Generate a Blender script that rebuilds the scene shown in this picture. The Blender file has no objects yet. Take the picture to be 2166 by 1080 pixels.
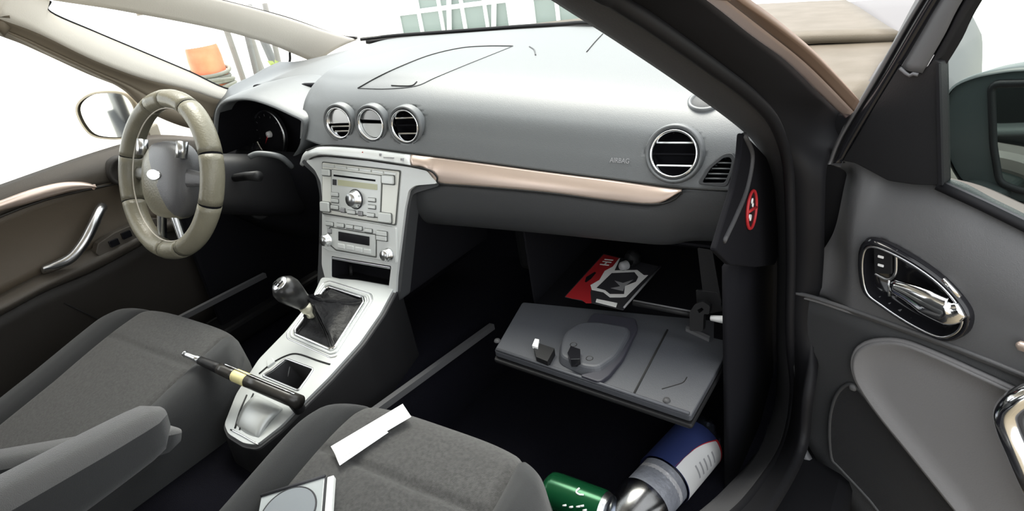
import bpy, bmesh, math, random
from mathutils import Vector as V, Matrix
from mathutils.bvhtree import BVHTree
from mathutils.geometry import interpolate_bezier
random.seed(7)
S = bpy.context.scene
COL = S.collection
# ------------------------------------------------------------------ camera
# X = car's right, Y = forward, Z = up from the cabin floor; metres
CAM = V((.9409, -.8818, .8734)); YAW, PIT, ROL = (math.radians(a) for a in (37.061, 25.292, -9.292)); FPX = 1405.1
_f = V((-math.sin(YAW)*math.cos(PIT), math.cos(YAW)*math.cos(PIT), -math.sin(PIT)))
_r0 = V((math.cos(YAW), math.sin(YAW), 0)); _u0 = _r0.cross(_f)
_r = _r0*math.cos(ROL) + _u0*math.sin(ROL); _u = -_r0*math.sin(ROL) + _u0*math.cos(ROL)
cd = bpy.data.cameras.new('camera'); cam = bpy.data.objects.new('camera', cd); COL.objects.link(cam)
cd.sensor_width = 36; cd.lens = FPX/2166*36; cd.clip_start = .02; cd.clip_end = 300
M = Matrix((_r, _u, -_f)).transposed().to_4x4(); M.translation = CAM; cam.matrix_world = M
S.camera = cam
# ------------------------------------------------------------------ light: white overcast sky, veiled sun high on the left
W = bpy.data.worlds.new('overcast'); S.world = W; W.use_nodes = True
bg = W.node_tree.nodes['Background']; bg.inputs[0].default_value = (.95, .98, 1, 1); bg.inputs[1].default_value = 2.3
sl = bpy.data.lights.new('veiled_sun', 'SUN'); sl.energy = 5.0; sl.angle = math.radians(40); sl.color = (1, .95, .86)
so = bpy.data.objects.new('veiled_sun', sl); COL.objects.link(so)
so.rotation_euler = V((.22, -.36, -.9)).to_track_quat('-Z', 'Y').to_euler()
vs = S.view_settings; vs.view_transform = 'Standard'; vs.look = 'None'; vs.gamma = 1; vs.exposure = .35; vs.use_curve_mapping = False

# ------------------------------------------------------------------ measuring: where a sight line meets a plane of the car
def sight(px, py): return _f + _r*((px-1083)/FPX) - _u*((py-540)/FPX)
def at(px, py, ax, v):
    d = sight(px, py); i = 'xyz'.index(ax); return CAM + d*((v-CAM[i])/d[i])
class Pl:
    def __init__(s, o, n, u=None):
        s.o = V(o); s.n = V(n).normalized(); u = V(u or (1, 0, 0)); s.u = (u-s.n*u.dot(s.n)).normalized(); s.v = s.n.cross(s.u)
    def at(s, px, py):
        d = sight(px, py); return CAM + d*((s.o-CAM).dot(s.n)/d.dot(s.n))
    def uv(s, px, py):
        p = s.at(px, py)-s.o; return (p.dot(s.u), p.dot(s.v))
    def p(s, u, v, w=0): return s.o+s.u*u+s.v*v+s.n*w
    def off(s, w): return Pl(s.o+s.n*w, s.n, s.u)
# ------------------------------------------------------------------ materials
def mat(name, col, rough=.5, metal=0, bump=None, var=None, spec=.5, alpha=None, trans=0, ior=1.45, coat=0, sheen=0, emit=None, stretch=None):
    m = bpy.data.materials.new(name); m.use_nodes = True; nt = m.node_tree; b = nt.nodes['Principled BSDF']
    b.inputs['Base Color'].default_value = (*col, 1); b.inputs['Roughness'].default_value = rough; b.inputs['Metallic'].default_value = metal
    b.inputs['Specular IOR Level'].default_value = spec; b.inputs['IOR'].default_value = ior
    if trans: b.inputs['Transmission Weight'].default_value = trans
    if coat: b.inputs['Coat Weight'].default_value = coat; b.inputs['Coat Roughness'].default_value = .15
    if sheen: b.inputs['Sheen Weight'].default_value = sheen
    tc = nt.nodes.new('ShaderNodeTexCoord'); src = tc.outputs['Object']
    if stretch:
        mp = nt.nodes.new('ShaderNodeMapping'); mp.inputs['Scale'].default_value = stretch; nt.links.new(src, mp.inputs[0]); src = mp.outputs[0]
    if bump:
        n = nt.nodes.new('ShaderNodeTexNoise'); n.inputs['Scale'].default_value = bump[0]; n.inputs['Detail'].default_value = 3; nt.links.new(src, n.inputs['Vector'])
        bp = nt.nodes.new('ShaderNodeBump'); bp.inputs['Strength'].default_value = bump[1]; bp.inputs['Distance'].default_value = .002
        nt.links.new(n.outputs['Fac'], bp.inputs['Height']); nt.links.new(bp.outputs[0], b.inputs['Normal'])
    if var:   # (scale, second colour)
        n = nt.nodes.new('ShaderNodeTexNoise'); n.inputs['Scale'].default_value = var[0]; n.inputs['Detail'].default_value = 5; nt.links.new(src, n.inputs['Vector'])
        r = nt.nodes.new('ShaderNodeValToRGB'); r.color_ramp.elements[0].position = .35; r.color_ramp.elements[1].position = .65
        r.color_ramp.elements[0].color = (*col, 1); r.color_ramp.elements[1].color = (*var[1], 1)
        nt.links.new(n.outputs['Fac'], r.inputs[0]); nt.links.new(r.outputs[0], b.inputs['Base Color'])
    if emit: b.inputs['Emission Color'].default_value = (*emit[0], 1); b.inputs['Emission Strength'].default_value = emit[1]
    return m
def glassmat(name, tint, refl=.08):
    m = bpy.data.materials.new(name); m.use_nodes = True; nt = m.node_tree; nt.nodes.remove(nt.nodes['Principled BSDF'])
    t = nt.nodes.new('ShaderNodeBsdfTransparent'); t.inputs[0].default_value = (*tint, 1)
    g = nt.nodes.new('ShaderNodeBsdfGlossy'); g.inputs['Roughness'].default_value = .02
    lw = nt.nodes.new('ShaderNodeFresnel'); lw.inputs[0].default_value = 1.3
    mx = nt.nodes.new('ShaderNodeMixShader'); nt.links.new(lw.outputs[0], mx.inputs[0]); nt.links.new(t.outputs[0], mx.inputs[1]); nt.links.new(g.outputs[0], mx.inputs[2])
    nt.links.new(mx.outputs[0], nt.nodes['Material Output'].inputs[0]); return m
PAD = mat('dash_soft_plastic', (.102, .109, .113), .42, bump=(900, .2), spec=.9)
PAD2 = mat('dark_grey_plastic', (.045, .047, .050), .5, bump=(900, .25))
BLACK = mat('black_plastic', (.011, .011, .012), .5, bump=(700, .15), spec=.32)
MATT = mat('black_matt', (.006, .006, .008), .85, spec=.15)
GLOSS = mat('black_gloss', (.01, .01, .012), .12)
SILV = mat('silver_paint', (.68, .70, .69), .40, .35, bump=(1500, .05))
SILVC = mat('console_silver', (.50, .52, .515), .42, .4, bump=(1500, .05))
SILV2 = mat('silver_buttons', (.60, .62, .605), .32, .3)
GAPM = mat('button_gap_shade', (.10, .105, .10), .6)  # dark tone for the gaps and the shadow under the buttons
SILV3 = mat('radio_silver', (.80, .81, .76), .4, .25)
CHROME = mat('chrome', (.82, .83, .84), .12, 1)
SATIN = mat('satin_chrome', (.62, .63, .64), .28, 1)
COPPER = mat('champagne_copper_metal', (.72, .58, .50), .34, .7, bump=(60, .05))
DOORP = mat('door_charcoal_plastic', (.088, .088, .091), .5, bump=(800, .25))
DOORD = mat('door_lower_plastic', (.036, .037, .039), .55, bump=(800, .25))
DOORF = mat('door_grey_vinyl', (.165, .162, .165), .52, bump=(500, .2))
DRVP = mat('driver_door_glare_plastic', (.075, .064, .052), .5, bump=(800, .25))  # warm brown paints the glare; same trim as the passenger door
DRVD = mat('driver_door_glare_lower', (.030, .026, .022), .55, bump=(800, .25))  # lower trim, browned for the same glare
BEIGE = mat('pillar_trim_glare_beige', (.66, .62, .55), .6, bump=(400, .2))  # trim colour lightened to carry the glare on the driver side
BEIGED = mat('seal_brown', (.20, .165, .12), .6)
PILL = mat('pillar_trim_charcoal', (.050, .050, .053), .6, bump=(500, .2))
SEAL = mat('rubber_seal', (.008, .008, .0095), .6, spec=.25)
PAINT = mat('mauve_grey_paint', (.36, .29, .28), .3, .3, coat=.6)
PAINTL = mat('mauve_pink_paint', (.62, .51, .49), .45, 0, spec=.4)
HOODP = mat('dusty_beige_paint', (.095, .078, .054), .55, 0, spec=.25, var=(14, (.12, .10, .075)), bump=(300, .2))
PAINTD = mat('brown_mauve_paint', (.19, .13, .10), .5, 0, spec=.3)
FAB = mat('seat_fabric_grey', (.046, .045, .044), .95, bump=(1400, .8), var=(220, (.075, .074, .072)), spec=.15, sheen=.25)
FAB2 = mat('seat_bolster_fabric', (.030, .031, .032), .95, bump=(1600, .5), spec=.15, sheen=.2)
ARM = mat('armrest_lit_fabric', (.115, .114, .113), .95, bump=(900, .6), spec=.1, sheen=.4)  # lighter than the armrest sides to paint the light from above
CARPET = mat('black_carpet', (.006, .006, .009), 1, bump=(700, 1), spec=.05)
LID = mat('glovebox_lid_plastic', (.058, .061, .070), .5, bump=(600, .15))
WHITE = mat('white_plastic', (.8, .8, .8), .4)
PAPER = mat('white_paper', (.93, .93, .92), .7)
PRINTD = mat('print_dark', (.03, .03, .035), .6)
PRINTG = mat('print_grey', (.30, .30, .31), .6)
RED = mat('red_print', (.40, .02, .025), .5)
CREAM = mat('wheel_cover_leather', (.215, .20, .148), .32, bump=(260, .3), var=(9, (.155, .145, .108)))
GREYL = mat('hub_grey_leather', (.22, .22, .22), .42, bump=(500, .2))
YEL = mat('yellow_reflection', (.75, .68, .34), .5)
CLEAR = glassmat('clear_glass', (.93, .96, .95)); TINT = glassmat('tinted_glass', (.60, .68, .66))
PET = glassmat('clear_pet', (.80, .82, .86))
_n = PET.node_tree; _mx = next(n for n in _n.nodes if n.type == 'MIX_SHADER'); _g = next(n for n in _n.nodes if n.type == 'BSDF_GLOSSY'); _g.inputs['Roughness'].default_value = .2
_n.links.remove(_mx.inputs[0].links[0]); _mx.inputs[0].default_value = .16
_no = _n.nodes.new('ShaderNodeTexNoise'); _no.inputs['Scale'].default_value = 45; _bp = _n.nodes.new('ShaderNodeBump'); _bp.inputs['Strength'].default_value = .35; _bp.inputs['Distance'].default_value = .006
_n.links.new(_no.outputs['Fac'], _bp.inputs['Height'])
# ------------------------------------------------------------------ mesh helpers
def empty(name, loc=(0, 0, 0)):
    o = bpy.data.objects.new(name, None); COL.objects.link(o); o.location = loc; o.empty_display_size = .05; return o
def tag(o, label=None, cat=None, group=None, kind=None):
    for k, v in (('label', label), ('category', cat), ('group', group), ('kind', kind)):
        if v: o[k] = v
    return o
def link(name, me, m=None, parent=None, smooth=True, bevel=0, thick=0, sub=0, seg=2):
    o = bpy.data.objects.new(name, me); COL.objects.link(o)
    if m: me.materials.append(m)
    if smooth:
        me.polygons.foreach_set('use_smooth', [True]*len(me.polygons))
    if parent:
        o.parent = parent; o.matrix_parent_inverse = Matrix.Translation(-world_loc(parent))
    if thick:
        md = o.modifiers.new('thickness', 'SOLIDIFY'); md.thickness = thick; md.offset = -1
    if bevel:
        md = o.modifiers.new('bevel', 'BEVEL'); md.width = bevel; md.segments = seg; md.limit_method = 'ANGLE'; md.angle_limit = math.radians(40); md.harden_normals = False
        for p in me.polygons: p.use_smooth = False
    if sub:
        md = o.modifiers.new('sub', 'SUBSURF'); md.levels = sub; md.render_levels = sub
    return o
def world_loc(o): return V(o.location) if o.parent is None else V((0, 0, 0))
def mesh(name, vs_, fs, *a, **k):
    me = bpy.data.meshes.new(name); me.from_pydata([tuple(v) for v in vs_], [], fs); me.update()
    bm = bmesh.new(); bm.from_mesh(me); bmesh.ops.recalc_face_normals(bm, faces=bm.faces)
    if k.get('thick'):   # shells: the finished face looks into the cabin, the thickness goes behind it
        if sum((V((.94, -.88, .87))-f.calc_center_median()).normalized().dot(f.normal)*f.calc_area() for f in bm.faces) < 0: bmesh.ops.reverse_faces(bm, faces=bm.faces)
    bm.to_mesh(me); bm.free()
    return link(name, me, *a, **k)
def rawmesh(name, vs_, fs, *a, **k):
    me = bpy.data.meshes.new(name); me.from_pydata([tuple(v) for v in vs_], [], fs); me.update(); return link(name, me, *a, **k)
def gridmesh(rows, closed_u=False, closed_v=False):
    n, m = len(rows), len(rows[0]); vs_ = [p for r in rows for p in r]; fs = []
    for i in range(n if closed_v else n-1):
        for j in range(m if closed_u else m-1):
            a, b = i, (i+1) % n; c, d = j, (j+1) % m
            fs.append((a*m+c, a*m+d, b*m+d, b*m+c))
    return vs_, fs
def cr(pts, n=8, closed=False):
    """Catmull-Rom through points (any dimension)"""
    P = [tuple(p) for p in pts]; N = len(P); out = []
    rng = range(N if closed else N-1)
    for i in rng:
        p1, p2 = P[i], P[(i+1) % N]
        p0 = P[i-1] if (closed or i > 0) else tuple(2*a-b for a, b in zip(p1, p2))
        p3 = P[(i+2) % N] if (closed or i+2 < N) else tuple(2*b-a for a, b in zip(p1, p2))
        for k in range(n):
            t = k/n
            out.append(tuple(.5*((2*b)+(-a+c)*t+(2*a-5*b+4*c-d)*t*t+(-a+3*b-3*c+d)*t**3) for a, b, c, d in zip(p0, p1, p2, p3)))
    if not closed: out.append(P[-1])
    return out
def tube_data(pts, rad, n=12, caps=True, flat=1.0, closed=False, up=None):
    pts = [V(p) for p in pts]; N = len(pts); rads = rad if isinstance(rad, (list, tuple)) else [rad]*N
    vs_ = []; fs = []; prev = V(up) if up else None
    for i, p in enumerate(pts):
        t = (pts[(i+1) % N]-pts[i-1]) if closed else (pts[min(i+1, N-1)]-pts[max(i-1, 0)])
        t.normalize()
        if prev is None: prev = t.orthogonal()
        a = (prev-t*prev.dot(t))
        if a.length < 1e-6: a = t.orthogonal()
        a.normalize(); prev = a; b = t.cross(a)
        for k in range(n):
            an = 2*math.pi*k/n; vs_.append(p+a*math.cos(an)*rads[i]*flat+b*math.sin(an)*rads[i])
    for i in range(N if closed else N-1):
        for k in range(n):
            i2 = (i+1) % N; k2 = (k+1) % n; fs.append((i*n+k, i*n+k2, i2*n+k2, i2*n+k))
    if caps and not closed: fs += [tuple(range(n))[::-1], tuple(range((N-1)*n, N*n))]
    return vs_, fs
def tube(name, pts, rad, m, parent=None, n=12, **k): return mesh(name, *tube_data(pts, rad, n, **k), m, parent)
def frame(ax):
    ax = V(ax).normalized(); a = ax.cross(V((0, 0, 1)))
    if a.length < 1e-3: a = V((1, 0, 0))
    a.normalize(); return a, ax.cross(a), ax
def lathe(name, o, ax, prof, m, parent=None, n=32, close=False, **k):
    """prof: list of (radius, height along ax)"""
    a, b, c = frame(ax); o = V(o); rows = []
    for r, h in prof:
        rows.append([o+c*h+(a*math.cos(2*math.pi*i/n)+b*math.sin(2*math.pi*i/n))*r for i in range(n)])
    vs_, fs = gridmesh(rows, closed_u=True)
    if close: fs += [tuple(range(n)), tuple(range((len(rows)-1)*n, len(rows)*n))]
    return mesh(name, vs_, fs, m, parent, **k)
def fillet(poly, r, n=4):
    out = []; N = len(poly)
    for i in range(N):
        p = V(poly[i]).to_2d(); a = V(poly[i-1]).to_2d(); b = V(poly[(i+1) % N]).to_2d()
        da, db = a-p, b-p; q = min(r, da.length*.45, db.length*.45); s, e = p+da.normalized()*q, p+db.normalized()*q
        for k in range(n+1):
            t = k/n; out.append(tuple(s*(1-t)**2+p*2*t*(1-t)+e*t*t))
    return out
def prism(name, pl, poly, w0, w1, m, parent=None, bevel=0, taper=0, **k):
    """poly in plane coordinates, from height w0 to w1 along the normal"""
    N = len(poly); c = (sum(p[0] for p in poly)/N, sum(p[1] for p in poly)/N)
    top = [(c[0]+(x-c[0])*(1-taper), c[1]+(y-c[1])*(1-taper)) for x, y in poly]
    vs_ = [pl.p(x, y, w0) for x, y in poly]+[pl.p(x, y, w1) for x, y in top]
    fs = [tuple(range(N))[::-1], tuple(range(N, 2*N))]+[(i, (i+1) % N, N+(i+1) % N, N+i) for i in range(N)]
    return mesh(name, vs_, fs, m, parent, smooth=False, bevel=bevel, **k)
def pxpoly(pl, pts, r=0, n=4):
    q = [pl.uv(*p) for p in pts]; return fillet(q, r, n) if r else q
def pxprism(name, pl, pts, w0, w1, m, parent=None, r=0, bevel=0, **k): return prism(name, pl, pxpoly(pl, pts, r), w0, w1, m, parent, bevel, **k)
def pxbox(name, pl, cx, cy, wpx, hpx, w0, w1, m, parent=None, bevel=.0008, r=.0012):
    """a small upright rectangle on a plane, its sides along the plane's axes"""
    c = pl.uv(cx, cy); a = V(pl.uv(cx+wpx/2, cy))-V(c); b = V(pl.uv(cx, cy+hpx/2))-V(c); hw, hh = a.length*.93, b.length
    if 'button' in name:
        g = .0011; prism('button_gap_shade', pl, fillet([(c[0]-hw-g, c[1]-hh-g*1.6), (c[0]+hw+g, c[1]-hh-g*1.6), (c[0]+hw+g, c[1]+hh+g*.6), (c[0]-hw-g, c[1]+hh+g*.6)], r, 2), w0, w0+(w1-w0)*.45, GAPM, parent)  # dark plate, wider below: gap plus the shadowed lower edge
    return prism(name, pl, fillet([(c[0]-hw, c[1]-hh), (c[0]+hw, c[1]-hh), (c[0]+hw, c[1]+hh), (c[0]-hw, c[1]+hh)], r, 3), w0, w1, m, parent, bevel)
def holed(name, pl, outer, holes, w, m, parent=None, bevel=0):
    bm = bmesh.new()
    for loop in [outer]+holes:
        q = [bm.verts.new(pl.p(x, y, 0)) for x, y in loop]
        for i in range(len(q)): bm.edges.new((q[i], q[(i+1) % len(q)]))
    bmesh.ops.triangle_fill(bm, use_beauty=True, use_dissolve=False, edges=bm.edges[:], normal=pl.n)
    bmesh.ops.recalc_face_normals(bm, faces=bm.faces)
    bm.normal_update()
    if bm.faces and sum((f.normal.dot(pl.n) for f in bm.faces)) < 0: bmesh.ops.reverse_faces(bm, faces=bm.faces)
    r = bmesh.ops.extrude_face_region(bm, geom=bm.faces[:]); tv = [g for g in r['geom'] if isinstance(g, bmesh.types.BMVert)]
    bmesh.ops.translate(bm, verts=tv, vec=pl.n*w); bmesh.ops.recalc_face_normals(bm, faces=bm.faces)
    me = bpy.data.meshes.new(name); bm.to_mesh(me); bm.free(); return link(name, me, m, parent, smooth=False, bevel=bevel)
def cup(name, pl, outer, depth, m, parent=None, shrink=.12, top=0):
    """a recess: walls going down from a hole's edge and a floor"""
    N = len(outer); c = (sum(p[0] for p in outer)/N, sum(p[1] for p in outer)/N); rows = []
    for t, s in ((0, 0), (.5, .35), (.9, .7), (1, 1.0)):
        k = 1-shrink*s; rows.append([pl.p(c[0]+(x-c[0])*k, c[1]+(y-c[1])*k, top-depth*t) for x, y in outer])
    vs_, fs = gridmesh(rows, closed_u=True); fs.append(tuple(range(3*N, 4*N))[::-1]); return mesh(name, vs_, fs, m, parent)
def loopwall(name, pl, outer, dz, m, parent=None, z1=None, flare=0):
    """skirt that falls from a plane outline to height z1"""
    N = len(outer); c = V((sum(p[0] for p in outer)/N, sum(p[1] for p in outer)/N)); rows = []
    top = [pl.p(x, y, -.001) for x, y in outer]; cc = sum(top, V())/N
    rows.append([p.copy() for p in top])
    rows.append([V((p.x+(p.x-cc.x)*flare*.5, p.y+(p.y-cc.y)*flare*.3, p.z-.012)) for p in top])
    rows.append([V((p.x+(p.x-cc.x)*flare, p.y+(p.y-cc.y)*flare*.5, p.z+(z1-p.z)*.5)) for p in top])
    rows.append([V((p.x+(p.x-cc.x)*flare, p.y+(p.y-cc.y)*flare*.5, z1)) for p in top])
    vs_, fs = gridmesh(rows, closed_u=True); return mesh(name, vs_, fs, m, parent)
def text(name, s, pl, u, v, w, size, ang, m, parent=None, depth=.0003, sx=1, bold=False):
    cu = bpy.data.curves.new(name, 'FONT'); cu.body = s; cu.size = size; cu.extrude = depth; cu.align_x = 'CENTER'; cu.align_y = 'CENTER'
    if bold: cu.offset = size*.02
    to = bpy.data.objects.new('tmp', cu); COL.objects.link(to); dg = bpy.context.evaluated_depsgraph_get()
    me = bpy.data.meshes.new_from_object(to.evaluated_get(dg)); bpy.data.objects.remove(to)
    c, sn = math.cos(ang), math.sin(ang)
    for q in me.vertices:
        x, y = q.co.x*sx, q.co.y; q.co = pl.p(u+x*c-y*sn, v+x*sn+y*c, w+q.co.z)
    return link(name, me, m, parent, smooth=False)
def ruled(name, a, b, m, parent=None, n=6, bulge=0, bn=(0, 0, 0), thick=0, **k):
    """surface between two polylines of equal length, bulged along bn"""
    bn = V(bn); rows = []
    for i in range(n+1):
        t = i/n; rows.append([V(p)*(1-t)+V(q)*t+bn*bulge*math.sin(math.pi*t) for p, q in zip(a, b)])
    return mesh(name, *gridmesh(rows), m, parent, thick=thick, **k)
def box(name, c, h, m, parent=None, bevel=.004, rot=None):
    vs_ = []
    for x in (-1, 1):
        for y in (-1, 1):
            for z in (-1, 1):
                p = V((x*h[0], y*h[1], z*h[2])); vs_.append((rot @ p if rot else p)+V(c))
    fs = [(0, 1, 3, 2), (4, 6, 7, 5), (0, 4, 5, 1), (2, 3, 7, 6), (0, 2, 6, 4), (1, 5, 7, 3)]
    return mesh(name, vs_, fs, m, parent, smooth=False, bevel=bevel)
def inside(p, poly):
    c = False; j = len(poly)-1
    for i in range(len(poly)):
        (xi, yi), (xj, yj) = poly[i], poly[j]
        if (yi > p[1]) != (yj > p[1]) and p[0] < (xj-xi)*(p[1]-yi)/(yj-yi)+xi: c = not c
        j = i
    return c
def cut(o, pl, poly, reach=.06):
    """open a panel where an outline drawn on a plane goes through it"""
    bm = bmesh.new(); bm.from_mesh(o.data); kill = []
    for f in bm.faces:
        d = f.calc_center_median()-pl.o
        if abs(d.dot(pl.n)) < reach and inside((d.dot(pl.u), d.dot(pl.v)), poly): kill.append(f)
    bmesh.ops.delete(bm, geom=kill, context='FACES'); bm.to_mesh(o.data); bm.free()
def pxl(pts, ax, v): return [at(p[0], p[1], ax, p[2] if len(p) > 2 else v) for p in pts]
def struct(o, label, cat='structure'): return tag(o, label, cat, kind='structure')
# ================================================================== the setting
GROUND = -.36
SAND = mat('sandy_ground_shaded', (.155, .125, .085), .95, bump=(40, 1), var=(6, (.185, .155, .105)))  # sand toned dark to stand in for shade on this side
PALE = mat('pale_overlit_ground', (.72, .70, .64), .95, bump=(30, 1), var=(3, (.80, .78, .72)))  # near-white colour stands in for strong light on the ground
def flat_quad(name, x0, x1, y0, y1, z, m, parent=None, nx=12, ny=12, amp=0):
    rows = [[V((x0+(x1-x0)*i/nx, y0+(y1-y0)*j/ny, z+(random.uniform(-amp, amp) if amp else 0))) for i in range(nx+1)] for j in range(ny+1)]
    return rawmesh(name, *gridmesh(rows), m, parent)
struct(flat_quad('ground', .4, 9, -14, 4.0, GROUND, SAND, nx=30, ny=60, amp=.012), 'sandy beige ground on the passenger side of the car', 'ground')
struct(flat_quad('ground', -40, .4, -14, 40, GROUND, PALE, nx=10, ny=10), 'ground coloured pale for strong light on the driver side and ahead', 'ground')
struct(flat_quad('ground', .4, 40, 4.0, 40, GROUND, PALE, nx=10, ny=10), 'ground coloured pale for strong light far ahead on the right', 'ground')
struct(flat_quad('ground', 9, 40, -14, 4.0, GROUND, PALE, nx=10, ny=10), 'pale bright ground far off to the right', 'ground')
# cabin floor, tunnel and bulkhead
fl = empty('floor'); struct(fl, 'black carpeted cabin floor with raised middle tunnel', 'floor')
rawmesh('carpet', *gridmesh([[V((x, y, z)) for x in (-.70, -.35, 0, .35, .72)] for y, z in ((-1.5, 0), (-.6, 0), (.12, 0), (.30, .10), (.46, .34), (.50, .56))]), CARPET, fl)
tun = [[V((x, y, z)) for x, z in ((-.135, 0), (-.13, .11), (-.10, .15), (.10, .15), (.132, .11), (.138, 0))] for y in (-1.5, -.8, -.3, .1, .45)]
rawmesh('tunnel', *gridmesh(tun), CARPET, fl)
STRIPM = mat('grey_edge_trim', (.10, .10, .105), .5)
for s_, pts in ((1, [(820, 848), (1045, 685)]), (-1, [(420, 645), (556, 576)])):
    if s_ > 0: a, b = at(*pts[0], 'x', .145), at(*pts[1], 'x', .145)
    else: a, b = at(*pts[0], 'x', -.60), at(*pts[1], 'x', -.60)
    d = (b-a).normalized(); a2 = a-d*.3
    vs_ = [a2, b, b+V((0, .0, -.013)), a2+V((0, 0, -.013))]; vs_ += [p+V((-.012*s_, 0, 0)) for p in vs_]
    mesh('edge_strip', vs_, [(0, 1, 2, 3), (7, 6, 5, 4), (0, 4, 5, 1), (1, 5, 6, 2), (2, 6, 7, 3), (3, 7, 4, 0)], STRIPM, fl, smooth=False)
# driver-side wall below the sill, added dark rear wall and roof
sill = empty('wall_left'); struct(sill, 'dark lower body side behind the driver door', 'body side')
box('side_panel', (-.78, -.55, .1), (.02, 1.0, .36), SEAL, sill)
box('footwell_shade_panel', (-.655, .18, .20), (.01, .28, .22), MATT, sill, .01)  # dark sheet added to keep the driver footwell in shade
box('sill_plate', (-.66, -.55, .03), (.05, .9, .03), BLACK, sill, .01)
rw = empty('wall_back'); struct(rw, 'dark panel added behind the front seats to keep out rear light', 'wall')
box('panel', (0, -1.55, .30), (.76, .02, .34), BLACK, rw, .01)  # plain panel added out of view to hold back light from behind
ce = empty('ceiling'); struct(ce, 'light beige headliner over the front seats', 'ceiling')
roof = [[V((x, y, 1.06+.05*(1-(x/.66)**2)-.10*max(0, (y+.35))*1.2)) for x in (-.66, -.55, -.3, 0, .3, .5, .65)] for y in (-1.6, -1.0, -.6, -.35, -.22)]
rawmesh('headliner', *gridmesh(roof), BEIGE, ce, thick=.03)
for s_ in (-1, 1): tube('roof_rail', cr([(s_*.60, -.30, 1.02), (s_*.645, -.45, 1.045), (s_*.655, -.7, 1.05), (s_*.66, -1.1, 1.06), (s_*.66, -1.6, 1.06)], 5), .035, BEIGE if s_ < 0 else PILL, ce, 12)  # driver-side rail takes the glare-lightened colour
tube('windscreen_header', cr([(-.60, -.30, 1.02), (-.3, -.24, 1.05), (0, -.22, 1.06), (.3, -.24, 1.05), (.60, -.30, 1.02)], 6), .03, BEIGE, ce, 10)
# ---- driver-side pillars (the car has a small quarter window between two pillars)
def pillar(name, a, b, m, label, bulge=.015, bn=(1, 0, .2), n=8, thick=.03, parts=()):
    t = empty(name); struct(t, label, 'pillar')
    ruled('pillar_trim', a, b, m, t, n=n, bulge=bulge, bn=bn, thick=thick); return t
up = [V((-.575, -.38, 1.04))]+pxl([(40, -75), (250, -45), (450, -4), (600, 35), (690, 65), (757, 84)], 'x', -.625)
lo = [V((-.63, -.38, 1.01))]+pxl([(40, -15), (250, 22), (450, 60), (560, 90), (612, 110), (668, 134)], 'x', -.675)
p1 = pillar('trim_1', cr(up, 6), cr(lo, 6), BEIGE, 'windscreen pillar on the driver side, lightened for glare', .02, (.5, -.6, .4))
tube('windscreen_seal', cr(pxl([(300, -42), (450, -3), (600, 36), (690, 67), (730, 78), (790, 77), (840, 73)], 'x', -.63)[:4]+[at(730, 78, 'x', -.64), at(756, 80, 'x', -.62)], 6), .004, SEAL, p1, 8)
up = [V((-.655, -.66, 1.05))]+pxl([(-60, -80), (60, -60), (104, -5), (106, 26), (200, 68), (300, 110), (400, 152), (490, 191), (560, 178)], 'x', -.69)
mid = [V((-.635, -.66, 1.02))]+pxl([(-60, 10), (0, 40), (60, 62), (105, 82), (200, 128), (300, 165), (400, 190), (480, 215), (560, 225)], 'x', -.665)
lo = [V((-.68, -.66, .99))]+pxl([(-60, 38), (0, 68), (60, 95), (105, 117), (200, 160), (260, 190), (320, 240), (420, 275), (520, 270)], 'x', -.70)
p2 = empty('trim_2'); struct(p2, 'broad glare-lightened door pillar between the quarter window and driver window', 'pillar')
ruled('pillar_trim', cr(up, 6), cr(mid, 6), BEIGE, p2, n=6, bulge=.012, bn=(1, 0, 0), thick=.02)
md2 = [V(p)*.35+V(q)*.65 for p, q in zip(mid, lo)]
ruled('frame_band', cr(mid, 6), cr(md2, 6), BEIGED, p2, n=4, bulge=-.006, bn=(1, 0, 0), thick=.02)
ruled('outer_band', cr(md2, 6), cr(lo, 6), BEIGED, p2, n=4, bulge=.006, bn=(1, 0, 0), thick=.02)
tube('quarter_seal', cr(pxl([(106, 2), (106, 26), (200, 68), (300, 110), (400, 152), (490, 190), (560, 172), (596, 152), (612, 132), (613, 110)], 'x', -.695), 6), .0035, SEAL, p2, 8)
w2 = empty('window_2'); struct(w2, 'small triangular quarter window on the driver side', 'window')
q = pxl([(104, 4), (104, 27), (300, 110), (490, 192), (600, 152), (614, 110), (450, 60), (250, 22)], 'x', -.70)
mesh('pane', q, [tuple(range(len(q)))], CLEAR, w2, smooth=False)
# ---- windscreen
rear_px = [(757, 88, .55), (830, 80, .60), (900, 75, .625), (1000, 68, .635), (1100, 61, .62), (1180, 57, .59), (1240, 54, .55)]
REAR = [at(px, py, 'y', y) for px, py, y in rear_px] + [V((.35, .50, .655)), V((.5, .42, .648)), V((.62, .32, .635))]
w1 = empty('window_1'); struct(w1, 'sloping windscreen of clear glass', 'window')
Rr = cr(REAR, 5); topc = [V((p.x*.92, -.22+.03*(p.x/.6)**2*-1, 1.0)) for p in map(V, Rr)]
a = [V(p)+V((0, .015, 0)) for p in Rr]; rows = []
for i in range(9):
    t = i/8; rows.append([p*(1-t)+q_*t+V((0, .03, .03))*math.sin(math.pi*t) for p, q_ in zip(a, topc)])
rawmesh('pane', *gridmesh(rows), CLEAR, w1)
tube('lower_seal', [p+V((0, .012, .004)) for p in map(V, Rr)], .005, SEAL, w1, 8)
cow = empty('trim_3'); struct(cow, 'black scuttle panel below the windscreen', 'scuttle')
ruled('scuttle_panel', [V(p)+V((0, .03, -.012)) for p in Rr], [V((p[0]*1.03, p[1]+.16, p[2]-.05)) for p in Rr], BLACK, cow, thick=.01)
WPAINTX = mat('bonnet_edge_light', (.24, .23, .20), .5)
hood = empty('trim_4'); struct(hood, 'dusty beige bonnet and lilac front wing ahead of the door', 'bonnet')
def shut(y): return .775-.27*(y-.77)
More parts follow.
